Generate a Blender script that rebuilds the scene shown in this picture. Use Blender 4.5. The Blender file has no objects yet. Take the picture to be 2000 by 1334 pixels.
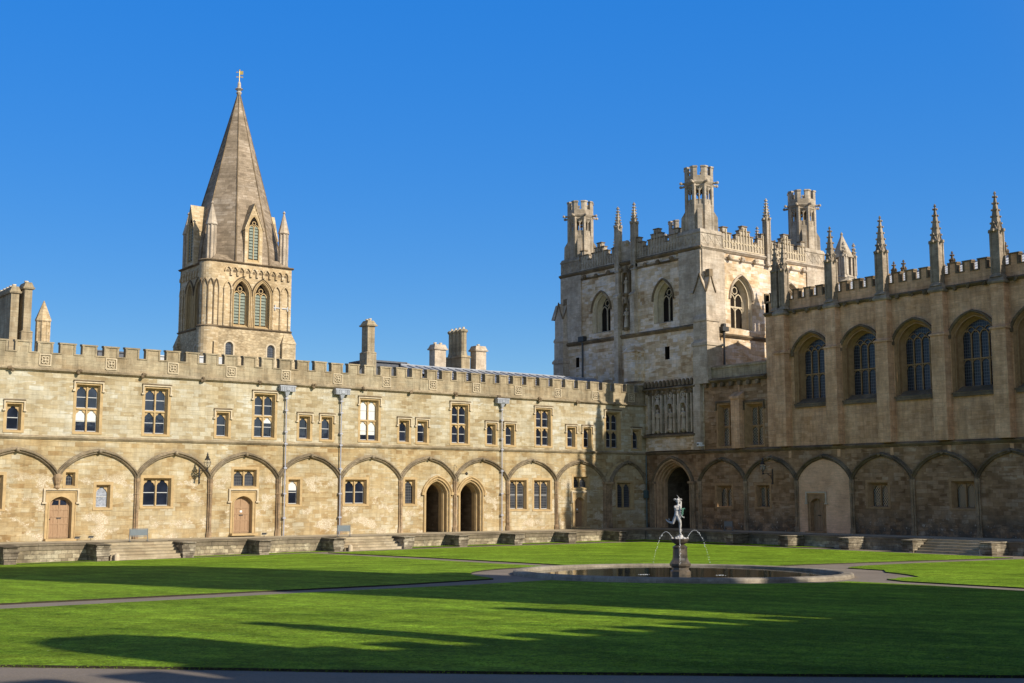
import bpy, bmesh, math, random
from mathutils import Vector
R = math.radians
random.seed(7)
sc = bpy.context.scene
COL = sc.collection

# ------------------------------------------------------------------ camera
cd = bpy.data.cameras.new("camera"); cam = bpy.data.objects.new("camera", cd); COL.objects.link(cam)
cam.location = (0, 0, 4.0)
cam.rotation_euler = (R(90 + 7.13), 0, R(-37.386))
cd.sensor_width = 36; cd.lens = 42.754; cd.clip_start = .3; cd.clip_end = 3000
sc.camera = cam
# ------------------------------------------------------------------ light
AZ, EL = 14.15, 28.4          # sun stands behind the camera to the right
w = bpy.data.worlds.new("World"); sc.world = w; w.use_nodes = True
nt = w.node_tree; bg = nt.nodes["Background"]
sky = nt.nodes.new("ShaderNodeTexSky"); sky.sky_type = 'NISHITA'; sky.sun_disc = False
sky.sun_elevation = R(EL); sky.sun_rotation = R(180 - AZ)
sky.altitude = 200; sky.air_density = 1.0; sky.dust_density = 0.0; sky.ozone_density = 6.0
# deep even blue away from the sun, paler and warmer towards it
wn, wl = nt.nodes, nt.links
hs = wn.new("ShaderNodeHueSaturation"); hs.inputs["Hue"].default_value = .507; hs.inputs["Saturation"].default_value = 1.25; wl.new(sky.outputs[0], hs.inputs["Color"])
sp_ = wn.new("ShaderNodeSeparateColor"); sp_.mode = 'HSV'; wl.new(hs.outputs[0], sp_.inputs[0])
pw = wn.new("ShaderNodeMath"); pw.operation = 'POWER'; pw.inputs[1].default_value = .18; wl.new(sp_.outputs[2], pw.inputs[0])
ml = wn.new("ShaderNodeMath"); ml.operation = 'MULTIPLY'; ml.inputs[1].default_value = 3.12; wl.new(pw.outputs[0], ml.inputs[0])
cb = wn.new("ShaderNodeCombineColor"); cb.mode = 'HSV'
wl.new(sp_.outputs[0], cb.inputs[0]); wl.new(sp_.outputs[1], cb.inputs[1]); wl.new(ml.outputs[0], cb.inputs[2])
hb = wn.new("ShaderNodeHueSaturation"); hb.inputs["Saturation"].default_value = .62; hb.inputs["Value"].default_value = 1.0; wl.new(sky.outputs[0], hb.inputs["Color"])
tcw = wn.new("ShaderNodeTexCoord"); dp = wn.new("ShaderNodeVectorMath"); dp.operation = 'DOT_PRODUCT'; wl.new(tcw.outputs["Generated"], dp.inputs[0])
dp.inputs[1].default_value = (math.sin(R(AZ)) * math.cos(R(EL)), -math.cos(R(AZ)) * math.cos(R(EL)), math.sin(R(EL)))
mr = wn.new("ShaderNodeMapRange"); mr.interpolation_type = 'SMOOTHSTEP'; mr.inputs["From Min"].default_value = -.1; mr.inputs["From Max"].default_value = .55; wl.new(dp.outputs["Value"], mr.inputs["Value"])
mx = wn.new("ShaderNodeMixRGB"); wl.new(mr.outputs[0], mx.inputs[0]); wl.new(cb.outputs[0], mx.inputs[1]); wl.new(hb.outputs[0], mx.inputs[2])
sx = wn.new("ShaderNodeSeparateXYZ"); wl.new(tcw.outputs["Generated"], sx.inputs[0])      # darker overhead
mz = wn.new("ShaderNodeMapRange"); mz.interpolation_type = 'SMOOTHSTEP'; mz.inputs["From Min"].default_value = .50; mz.inputs["From Max"].default_value = .85; mz.inputs["To Min"].default_value = 1.; mz.inputs["To Max"].default_value = .25; wl.new(sx.outputs[2], mz.inputs["Value"])
vm = wn.new("ShaderNodeVectorMath"); vm.operation = 'SCALE'; wl.new(mx.outputs[0], vm.inputs[0]); wl.new(mz.outputs[0], vm.inputs["Scale"])
wl.new(vm.outputs[0], bg.inputs[0]); bg.inputs[1].default_value = .15
sd = bpy.data.lights.new("sun", 'SUN'); sd.energy = 5.0; sd.angle = R(.53); sd.color = (1, .92, .78)
so = bpy.data.objects.new("sun", sd); COL.objects.link(so)
sv = Vector((math.sin(R(AZ)) * math.cos(R(EL)), -math.cos(R(AZ)) * math.cos(R(EL)), math.sin(R(EL))))
so.rotation_euler = sv.to_track_quat('Z', 'Y').to_euler(); so.location = sv * 200
sc.view_settings.view_transform = 'Standard'; sc.view_settings.look = 'None'
sc.view_settings.exposure = 0.27; sc.view_settings.gamma = 1
sc.view_settings.use_curve_mapping = False

# ------------------------------------------------------------------ materials
def nodes(name):
    m = bpy.data.materials.new(name); m.use_nodes = True
    n = m.node_tree.nodes; l = m.node_tree.links
    return m, n, l, n["Principled BSDF"]
def N(n, t, **k):
    x = n.new("ShaderNode" + t)
    for a, b in k.items(): setattr(x, a, b)
    return x
def mth(n, l, op, a, b=None, c=None, clamp=False):
    x = N(n, "Math", operation=op, use_clamp=clamp)
    for i, s in enumerate((a, b, c)):
        if s is None: continue
        if isinstance(s, (int, float)): x.inputs[i].default_value = s
        else: l.new(s, x.inputs[i])
    return x.outputs[0]
def ramp(n, l, src, stops, interp='LINEAR'):
    x = N(n, "ValToRGB"); x.color_ramp.interpolation = interp; e = x.color_ramp.elements
    while len(e) < len(stops): e.new(.5)
    for i, (p, c) in enumerate(stops):
        e[i].position = p; e[i].color = (c if isinstance(c, tuple) else (c, c, c)) + (1,)
    l.new(src, x.inputs[0]); return x.outputs[0]
def mix(n, l, f, a, b, bt='MIX'):
    x = N(n, "MixRGB", blend_type=bt)
    for i, s in enumerate((f, a, b)):
        if isinstance(s, (int, float)): x.inputs[i].default_value = s
        elif isinstance(s, tuple): x.inputs[i].default_value = s + (1,)
        else: l.new(s, x.inputs[i])
    return x.outputs[0]
def noise(n, l, vec, scale, detail=4, rough=.55, dist=0.):
    x = N(n, "TexNoise"); x.inputs["Scale"].default_value = scale; x.inputs["Detail"].default_value = detail
    x.inputs["Roughness"].default_value = rough; x.inputs["Distortion"].default_value = dist
    l.new(vec, x.inputs["Vector"]); return x.outputs[0]
def comb(n, l, x, y, z):
    c = N(n, "CombineXYZ")
    for i, s in enumerate((x, y, z)):
        if isinstance(s, (int, float)): c.inputs[i].default_value = s
        else: l.new(s, c.inputs[i])
    return c.outputs[0]

def stone(name, cols, bw=.95, bh=.31, mortar=.78, patches=0., dark=0., rough=.92, bump=.35, blocks=1., stain=(.75, 1.05), streak=0., rubble=False, base_dirt=0., arches=None):
    """ashlar: two brick patterns of different block length blended in clumps; random tint per block"""
    m, n, l, p = nodes(name)
    g = N(n, "NewGeometry"); s = N(n, "SeparateXYZ"); l.new(g.outputs["Position"], s.inputs[0])
    sn = N(n, "SeparateXYZ"); l.new(g.outputs["True Normal"], sn.inputs[0])
    isx = mth(n, l, 'GREATER_THAN', mth(n, l, 'ABSOLUTE', sn.outputs[0]), mth(n, l, 'ABSOLUTE', sn.outputs[1]))
    u = mth(n, l, 'ADD', mth(n, l, 'MULTIPLY', isx, s.outputs[1]), mth(n, l, 'MULTIPLY', mth(n, l, 'SUBTRACT', 1, isx), s.outputs[0]))
    uv = comb(n, l, u, s.outputs[2], 0)
    P = g.outputs["Position"]
    if rubble:
        wv = N(n, "TexVoronoi"); wv.inputs["Scale"].default_value = 1.0
        mp = comb(n, l, mth(n, l, 'MULTIPLY', u, 3.0), mth(n, l, 'MULTIPLY', s.outputs[2], 6.5), 0); l.new(mp, wv.inputs["Vector"])
        sv_ = N(n, "SeparateColor"); l.new(wv.outputs["Color"], sv_.inputs[0]); rnd = sv_.outputs[0]
        mort = ramp(n, l, wv.outputs["Distance"], [(.35, 1.), (.62, mortar)])
    else:
        def brick(bw_, off):
            b = N(n, "TexBrick"); b.offset = off; b.squash = 1
            b.inputs["Color1"].default_value = (0, 0, 0, 1); b.inputs["Color2"].default_value = (1, 1, 1, 1)
            b.inputs["Mortar"].default_value = (.5, .5, .5, 1); b.inputs["Scale"].default_value = 1
            b.inputs["Mortar Size"].default_value = .012; b.inputs["Mortar Smooth"].default_value = .3
            b.inputs["Brick Width"].default_value = bw_; b.inputs["Row Height"].default_value = bh
            l.new(uv, b.inputs["Vector"]); return b
        b1 = brick(bw, .5); b2 = brick(bw * .58, .37)
        msk = ramp(n, l, noise(n, l, comb(n, l, mth(n, l, 'MULTIPLY', u, .35), mth(n, l, 'MULTIPLY', s.outputs[2], 1.6), 0), 1, 2), [(.49, 0.), (.5, 1.)])
        rnd = mix(n, l, msk, b1.outputs[0], b2.outputs[0])
        mf = mix(n, l, msk, b1.outputs[1], b2.outputs[1])
        mort = ramp(n, l, mf, [(0., 1.), (.8, mortar)])
    # wide tint clumps drag the per-block tint up and down
    clump = noise(n, l, P, .45, 3)
    v = mth(n, l, 'ADD', mth(n, l, 'MULTIPLY', rnd, .68 * blocks), mth(n, l, 'MULTIPLY', mth(n, l, 'SUBTRACT', clump, .5), 1.5), None)
    v = mth(n, l, 'ADD', v, .5 - .34 * blocks, None, True)
    k = len(cols); c = ramp(n, l, v, [(i / (k - 1), x) for i, x in enumerate(cols)])
    strata = noise(n, l, comb(n, l, mth(n, l, 'MULTIPLY', u, 1.3), mth(n, l, 'MULTIPLY', s.outputs[2], 16), 0), 1, 5, .6, .6)
    c = mix(n, l, 1., c, ramp(n, l, strata, [(.3, .84), (.7, 1.12)]), 'MULTIPLY')
    c = mix(n, l, 1., c, mort, 'MULTIPLY')
    c = mix(n, l, 1., c, ramp(n, l, noise(n, l, P, 7, 6, .7), [(.3, .88), (.7, 1.08)]), 'MULTIPLY')
    c = mix(n, l, 1., c, ramp(n, l, noise(n, l, P, .8, 5, .65), [(.33, stain[0]), (.62, stain[1])]), 'MULTIPLY')
    if patches:      # pale rubbly repairs
        pm = mth(n, l, 'MULTIPLY', ramp(n, l, noise(n, l, comb(n, l, mth(n, l, 'MULTIPLY', u, .55), mth(n, l, 'MULTIPLY', s.outputs[2], .9), 3.1), 1, 5, .62), [(.565 - .03 * patches, 0.), (.58, 1.)]),
                 ramp(n, l, mth(n, l, 'MULTIPLY', s.outputs[2], .1), [(.48, 1.), (.56, 0.)]))
        vo = N(n, "TexVoronoi", feature='DISTANCE_TO_EDGE'); l.new(comb(n, l, mth(n, l, 'MULTIPLY', u, 6.5), mth(n, l, 'MULTIPLY', s.outputs[2], 11), 0), vo.inputs["Vector"]); vo.inputs["Scale"].default_value = 1
        c = mix(n, l, pm, c, mix(n, l, ramp(n, l, vo.outputs[0], [(.03, 0.), (.16, 1.)]), (.40, .31, .20), (.58, .50, .37)))
    if streak:       # rain streaks
        st = noise(n, l, comb(n, l, mth(n, l, 'MULTIPLY', u, 3.2), mth(n, l, 'MULTIPLY', s.outputs[2], .35), 0), 1, 4, .6)
        c = mix(n, l, 1., c, ramp(n, l, st, [(.35, 1 - streak), (.6, 1.)]), 'MULTIPLY')
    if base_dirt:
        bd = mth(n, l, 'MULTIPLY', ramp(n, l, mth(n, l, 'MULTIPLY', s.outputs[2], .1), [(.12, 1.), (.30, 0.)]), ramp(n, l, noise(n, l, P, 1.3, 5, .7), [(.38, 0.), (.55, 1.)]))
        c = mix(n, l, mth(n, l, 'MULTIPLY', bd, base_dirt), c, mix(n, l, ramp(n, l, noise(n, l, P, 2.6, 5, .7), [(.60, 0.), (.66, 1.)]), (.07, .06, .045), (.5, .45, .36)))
    if arches is not None:      # darker band over each arch, fading upwards and broken by noise
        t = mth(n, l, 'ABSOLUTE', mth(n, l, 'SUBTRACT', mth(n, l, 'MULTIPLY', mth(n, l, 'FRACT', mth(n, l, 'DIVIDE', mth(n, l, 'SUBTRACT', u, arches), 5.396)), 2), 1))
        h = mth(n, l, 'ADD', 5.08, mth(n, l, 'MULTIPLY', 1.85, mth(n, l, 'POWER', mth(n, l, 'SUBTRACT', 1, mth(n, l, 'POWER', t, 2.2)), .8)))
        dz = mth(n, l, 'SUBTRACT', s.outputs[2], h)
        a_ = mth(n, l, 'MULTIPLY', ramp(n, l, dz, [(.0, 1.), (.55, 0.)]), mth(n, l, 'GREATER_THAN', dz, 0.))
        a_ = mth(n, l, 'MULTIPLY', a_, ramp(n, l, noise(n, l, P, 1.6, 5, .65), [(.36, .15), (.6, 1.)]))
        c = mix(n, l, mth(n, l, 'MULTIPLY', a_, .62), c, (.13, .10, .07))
    if dark:         # lichen and soot
        dk = ramp(n, l, noise(n, l, P, 3.1, 7, .72), [(.42, 0.), (.62, 1.)])
        c = mix(n, l, mth(n, l, 'MULTIPLY', dk, dark), c, (.10, .082, .060))
    l.new(c, p.inputs["Base Color"]); p.inputs["Roughness"].default_value = rough; p.inputs["Specular IOR Level"].default_value = .2
    bm_ = N(n, "Bump"); bm_.inputs["Strength"].default_value = bump; bm_.inputs["Distance"].default_value = .03
    hsum = mth(n, l, 'ADD', mth(n, l, 'MULTIPLY', noise(n, l, P, 9, 6, .7), .8), mth(n, l, 'MULTIPLY', strata, .5))
    hsum = mth(n, l, 'ADD', hsum, mort)
    l.new(hsum, bm_.inputs["Height"]); l.new(bm_.outputs[0], p.inputs["Normal"])
    return m

def plain(name, col, rough=.6, metal=0., var=.15, scale=6., spec=.5, bump=0., col2=None):
    m, n, l, p = nodes(name)
    g = N(n, "NewGeometry")
    f = noise(n, l, g.outputs["Position"], scale, 5, .65)
    c2 = col2 or tuple(max(0, x * (1 - var)) for x in col)
    c = mix(n, l, ramp(n, l, f, [(.35, 0.), (.65, 1.)]), tuple(min(1, x * (1 + var)) for x in col), c2)
    l.new(c, p.inputs["Base Color"]); p.inputs["Roughness"].default_value = rough; p.inputs["Metallic"].default_value = metal
    p.inputs["Specular IOR Level"].default_value = spec
    if bump:
        b = N(n, "Bump"); b.inputs["Strength"].default_value = bump; b.inputs["Distance"].default_value = .02
        l.new(f, b.inputs["Height"]); l.new(b.outputs[0], p.inputs["Normal"])
    return m

M = {}
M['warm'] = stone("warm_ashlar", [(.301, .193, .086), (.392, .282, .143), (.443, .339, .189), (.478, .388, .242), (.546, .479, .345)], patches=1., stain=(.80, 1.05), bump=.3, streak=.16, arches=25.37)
M['upper'] = stone("cream_ashlar", [(.306, .227, .125), (.395, .313, .185), (.457, .382, .253), (.495, .436, .315), (.559, .526, .435)], bh=.30, stain=(.84, 1.04), bump=.3, streak=.14)
M['parapet'] = stone("parapet_ashlar", [(.311, .230, .132), (.385, .301, .189), (.426, .348, .227), (.466, .396, .272)], bw=1.3, bh=.36, dark=.12, stain=(.72, 1.05), streak=.34, blocks=.75)
M['coping'] = stone("weathered_coping", [(.25, .19, .115), (.37, .295, .19), (.46, .38, .26)], bw=1.1, bh=.6, dark=.3, stain=(.6, 1.1), blocks=.4)
M['trim'] = plain("dressed_stone", (.423, .299, .152), .9, var=.14, scale=2.5, spec=.2, bump=.15)
M['trimpale'] = plain("pale_dressed_stone", (.50, .41, .285), .9, var=.15, scale=2.5, spec=.2, bump=.15)
M['dtrim'] = plain('doorway_stone', (.44, .28, .155), .9, var=.25, scale=2., spec=.2, bump=.2)
M['strim'] = plain('brown_dressed_stone', (.33, .20, .10), .9, var=.2, scale=2.5, spec=.2, bump=.15)
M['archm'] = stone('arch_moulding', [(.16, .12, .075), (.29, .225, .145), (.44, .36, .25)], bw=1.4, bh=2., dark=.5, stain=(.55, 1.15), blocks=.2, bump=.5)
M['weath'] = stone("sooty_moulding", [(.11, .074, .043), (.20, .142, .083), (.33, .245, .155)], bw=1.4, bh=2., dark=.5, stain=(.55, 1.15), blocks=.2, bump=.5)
M['column'] = stone("shaft_stone", [(.231, .149, .081), (.385, .264, .155), (.506, .369, .230)], bw=1.4, bh=.8, dark=.5, stain=(.6, 1.1), blocks=.4, bump=.4)
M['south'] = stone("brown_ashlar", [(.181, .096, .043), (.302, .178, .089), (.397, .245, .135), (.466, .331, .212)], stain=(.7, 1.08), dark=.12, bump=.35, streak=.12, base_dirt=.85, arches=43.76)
M['hall'] = stone("smooth_hall_ashlar", [(.536, .298, .143), (.660, .389, .209), (.748, .455, .258), (.798, .522, .315)], bw=1.0, bh=.33, blocks=.7, stain=(.74, 1.06), mortar=.80, streak=.25, dark=.10, bump=.2)
M['infill'] = stone('pale_infill_ashlar', [(.605, .358, .201), (.717, .442, .259), (.773, .504, .310)], bw=1.0, bh=.3, blocks=.3, stain=(.8, 1.05), mortar=.9, bump=.1)
M['tower'] = stone("tower_ashlar", [(.420, .265, .137), (.584, .416, .247), (.698, .529, .352), (.762, .630, .496), (.762, .667, .588)], bw=1.0, bh=.33, stain=(.76, 1.06), dark=.06, streak=.12)
M['pale'] = stone("pale_tower_stone", [(.405, .317, .222), (.562, .459, .347), (.674, .580, .468)], bw=.9, bh=.45, stain=(.70, 1.05), dark=.16, blocks=.6, streak=.18)
M['turr'] = stone("weathered_turret_stone", [(.339, .269, .188), (.471, .389, .293), (.566, .491, .395)], bw=.9, bh=.45, stain=(.70, 1.05), dark=.3, blocks=.6, streak=.18)
M['bell'] = stone("belfry_stone", [(.388, .273, .147), (.514, .382, .220), (.595, .458, .283), (.662, .556, .399)], bw=.6, bh=.24, stain=(.78, 1.05), dark=.1)
M['bellrub'] = stone("belfry_rubble", [(.367, .268, .153), (.527, .407, .248), (.641, .514, .334)], rubble=True, stain=(.7, 1.05))
M['spire'] = stone("spire_stone", [(.194, .145, .100), (.272, .208, .142), (.339, .261, .184), (.437, .354, .268)], bw=.8, bh=.26, stain=(.72, 1.08), dark=.15, mortar=.72)
M['rubble'] = stone("terrace_blocks", [(.20, .155, .10), (.34, .27, .18), (.46, .38, .26), (.58, .50, .36)], bw=.75, bh=.27, mortar=.45, dark=.55, stain=(.55, 1.15), bump=.8)
M['pierst'] = stone('darkened_pier_stone', [(.10, .08, .055), (.20, .165, .115), (.34, .29, .21), (.50, .44, .33)], bw=.75, bh=.27, mortar=.4, dark=.5, stain=(.5, 1.15), bump=.8)  # terrace stone with shade put into its colour, for near-black pier sides
M['tcoping'] = stone("terrace_coping", [(.13, .10, .065), (.22, .175, .12), (.33, .27, .19)], bw=1.6, bh=.5, dark=.35, stain=(.6, 1.1), blocks=.4)
M['flag'] = stone("terrace_flags", [(.36, .30, .20), (.45, .38, .27), (.5, .43, .31)], bw=1., bh=5, stain=(.75, 1.05))
M['step'] = stone("step_stone", [(.34, .265, .17), (.43, .35, .23), (.50, .42, .30)], bw=1.3, bh=.6, dark=.15)
M['lead'] = plain("lead_roofing", (.30, .31, .34), .42, var=.2, scale=1.5, spec=.6)
M['leadgrey'] = plain("lead_pipe", (.33, .33, .37), .55, var=.12, spec=.5)
M['leadwhite'] = plain("chalky_lead", (.44, .42, .40), .6, var=.2, scale=9, spec=.4)
M['slate'] = plain("slate", (.07, .075, .09), .6, var=.3, scale=3)
M['pinn'] = stone('pinnacle_stone', [(.23, .175, .12), (.34, .27, .195), (.43, .36, .27)], bw=.9, bh=.5, dark=.4, stain=(.65, 1.05), blocks=.5)
M['iron'] = plain("black_iron", (.025, .022, .02), .5, var=.3)
M['gold'] = plain("gilding", (.85, .55, .14), .35, .8, var=.1)
M['dark'] = plain("dark_interior", (.018, .014, .011), .95, var=.3, scale=1, spec=.05)
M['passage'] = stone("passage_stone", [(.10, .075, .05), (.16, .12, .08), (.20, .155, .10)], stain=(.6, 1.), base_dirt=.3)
M['louvre'] = plain("belfry_louvre", (.17, .20, .16), .7, var=.2)
M['blind'] = plain("white_blind", (.60, .60, .58), .25, var=.03, spec=.6)
M['curtain'] = plain("net_curtain", (.26, .28, .33), .35, var=.35, scale=9)
M['paper'] = plain("white_paper", (.8, .8, .8), .6, var=.02)
M['sign'] = plain("grey_board", (.13, .155, .17), .5, var=.05)
M['black'] = plain("black_fitting", (.03, .03, .03), .5, var=.1)
M['clay'] = plain("clay_pot", (.62, .52, .38), .8, var=.15)
M['roughcast'] = plain("damp_pedestal_stone", (.012, .010, .008), .45, var=.5, scale=2.2, bump=.4, col2=(.13, .10, .07))
M['rim'] = stone("pool_rim_stone", [(.24, .20, .15), (.34, .29, .225), (.42, .37, .29)], bw=1.1, bh=.5, dark=.35, stain=(.7, 1.05), blocks=.5)
M['teal'] = plain("teal_pipe", (.07, .11, .11), .5)

def glass(name, base, lead=0, rough=.06, wob=.12, sx=.5, sz=.5):
    m, n, l, p = nodes(name)
    g = N(n, "NewGeometry"); P = g.outputs["Position"]
    c = mix(n, l, ramp(n, l, noise(n, l, P, .6, 2), [(.4, 0.), (.6, 1.)]), base, tuple(x * .45 for x in base))
    if lead:
        s = N(n, "SeparateXYZ"); l.new(P, s.inputs[0]); u = mth(n, l, 'ADD', s.outputs[0], s.outputs[1])
        if lead == 2:     # diamond leading
            a = mth(n, l, 'ADD', mth(n, l, 'MULTIPLY', u, 1 / sx), mth(n, l, 'MULTIPLY', s.outputs[2], 1 / sz)); b = mth(n, l, 'SUBTRACT', mth(n, l, 'MULTIPLY', u, 1 / sx), mth(n, l, 'MULTIPLY', s.outputs[2], 1 / sz))
        else:
            a = mth(n, l, 'MULTIPLY', u, 1 / sx); b = mth(n, l, 'MULTIPLY', s.outputs[2], 1 / sz)
        ln = mth(n, l, 'MAXIMUM', mth(n, l, 'LESS_THAN', mth(n, l, 'FRACT', a), .13), mth(n, l, 'LESS_THAN', mth(n, l, 'FRACT', b), .13))
        c = mix(n, l, ln, c, (.55, .46, .34) if lead == 2 else (.12, .12, .12))
    l.new(c, p.inputs["Base Color"]); p.inputs["Roughness"].default_value = rough; p.inputs["Specular IOR Level"].default_value = .45
    b_ = N(n, "Bump"); b_.inputs["Strength"].default_value = wob; b_.inputs["Distance"].default_value = .05
    l.new(noise(n, l, P, 1.7, 2), b_.inputs["Height"]); l.new(b_.outputs[0], p.inputs["Normal"])
    return m
M['glass'] = glass("sash_glass", (.02, .026, .045))
M['leaded'] = glass("leaded_glass", (.05, .055, .07), 1, .12, .3, .16, .22)
M['diamond'] = glass("diamond_leaded_glass", (.045, .04, .035), 2, .15, .4, .17, .26)
M['stained'] = glass("hall_leaded_glass", (.005, .009, .022), 1, .3, .3, .18, .24)

def door_mat():
    m, n, l, p = nodes("oak_door")
    g = N(n, "NewGeometry"); s = N(n, "SeparateXYZ"); l.new(g.outputs["Position"], s.inputs[0])
    u = mth(n, l, 'ADD', s.outputs[0], s.outputs[1])
    f = noise(n, l, comb(n, l, mth(n, l, 'MULTIPLY', u, 22), mth(n, l, 'MULTIPLY', s.outputs[2], 1.5), 0), 1, 5, .6)
    l.new(ramp(n, l, f, [(.3, (.24, .135, .065)), (.7, (.36, .225, .12))]), p.inputs["Base Color"]); p.inputs["Roughness"].default_value = .6
    return m
M['door'] = door_mat()

def grass_mat():
    m, n, l, p = nodes("mown_grass")
    g = N(n, "NewGeometry"); P = g.outputs["Position"]; s = N(n, "SeparateXYZ"); l.new(P, s.inputs[0])
    # mowing bands run across the quad, plus clumps and fine blades
    band = noise(n, l, comb(n, l, mth(n, l, 'MULTIPLY', mth(n, l, 'ADD', s.outputs[0], mth(n, l, 'MULTIPLY', s.outputs[1], .75)), .9), mth(n, l, 'MULTIPLY', mth(n, l, 'SUBTRACT', s.outputs[0], s.outputs[1]), .10), 0), 1, 4, .6)
    c = ramp(n, l, band, [(.3, (.133, .240, .018)), (.7, (.255, .385, .032))])
    c = mix(n, l, 1., c, ramp(n, l, noise(n, l, P, .35, 4, .6), [(.35, .74), (.65, 1.2)]), 'MULTIPLY')
    c = mix(n, l, 1., c, ramp(n, l, noise(n, l, P, 18, 8, .8), [(.38, .35), (.62, 1.65)]), 'MULTIPLY')
    c = mix(n, l, 1., c, ramp(n, l, noise(n, l, P, 3.2, 7, .85), [(.36, .5), (.64, 1.45)]), 'MULTIPLY')
    vo = N(n, "TexVoronoi"); vo.inputs["Scale"].default_value = 1.6; l.new(P, vo.inputs["Vector"])
    stp = mth(n, l, 'SINE', mth(n, l, 'MULTIPLY', mth(n, l, 'ADD', s.outputs[0], mth(n, l, 'MULTIPLY', noise(n, l, P, .3, 2), .5)), 4.4))
    c = mix(n, l, 1., c, ramp(n, l, mth(n, l, 'ADD', mth(n, l, 'MULTIPLY', stp, .5), .5), [(.25, .93), (.75, 1.06)]), 'MULTIPLY')
    yl = ramp(n, l, noise(n, l, P, 1.1, 6, .75), [(.5, 0.), (.74, .5)])
    c = mix(n, l, yl, c, (.17, .20, .018))
    c = mix(n, l, mth(n, l, 'MULTIPLY', mth(n, l, 'LESS_THAN', vo.outputs['Distance'], .035), .5), c, (.6, .6, .5))
    l.new(c, p.inputs["Base Color"]); p.inputs["Roughness"].default_value = .75; p.inputs["Specular IOR Level"].default_value = .03
    b = N(n, "Bump"); b.inputs["Strength"].default_value = .9; b.inputs["Distance"].default_value = .05
    l.new(noise(n, l, P, 26, 6, .8), b.inputs["Height"]); l.new(b.outputs[0], p.inputs["Normal"])
    return m
M['grass'] = grass_mat()
M['soil'] = plain("cut_turf_edge", (.030, .024, .012), .95, var=.4, scale=8)
def path_mat():
    m, n, l, p = nodes("fine_gravel_path")
    g = N(n, "NewGeometry"); P = g.outputs["Position"]
    c = ramp(n, l, noise(n, l, P, .5, 5, .6), [(.3, (.19, .15, .11)), (.7, (.26, .21, .16))])
    c = mix(n, l, 1., c, ramp(n, l, noise(n, l, P, 30, 6, .8), [(.3, .6), (.7, 1.35)]), 'MULTIPLY')
    l.new(c, p.inputs["Base Color"]); p.inputs["Roughness"].default_value = .9
    b = N(n, "Bump"); b.inputs["Strength"].default_value = .5; b.inputs["Distance"].default_value = .02
    l.new(noise(n, l, P, 40, 4, .8), b.inputs["Height"]); l.new(b.outputs[0], p.inputs["Normal"])
    return m
M['path'] = path_mat()
def water_mat():
    m, n, l, p = nodes("pool_water")
    p.inputs["Base Color"].default_value = (.02, .022, .014, 1); p.inputs["Roughness"].default_value = .04; p.inputs["Specular IOR Level"].default_value = .6
    g = N(n, "NewGeometry"); b = N(n, "Bump"); b.inputs["Strength"].default_value = .10; b.inputs["Distance"].default_value = .02
    l.new(noise(n, l, g.outputs["Position"], 3, 4, .6, .6), b.inputs["Height"]); l.new(b.outputs[0], p.inputs["Normal"])
    return m
M['water'] = water_mat()
def jet_mat():
    m, n, l, p = nodes("falling_water")
    p.inputs["Base Color"].default_value = (.85, .88, .9, 1); p.inputs["Roughness"].default_value = .15; p.inputs["Transmission Weight"].default_value = .35
    return m
M['jet'] = jet_mat()

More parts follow.
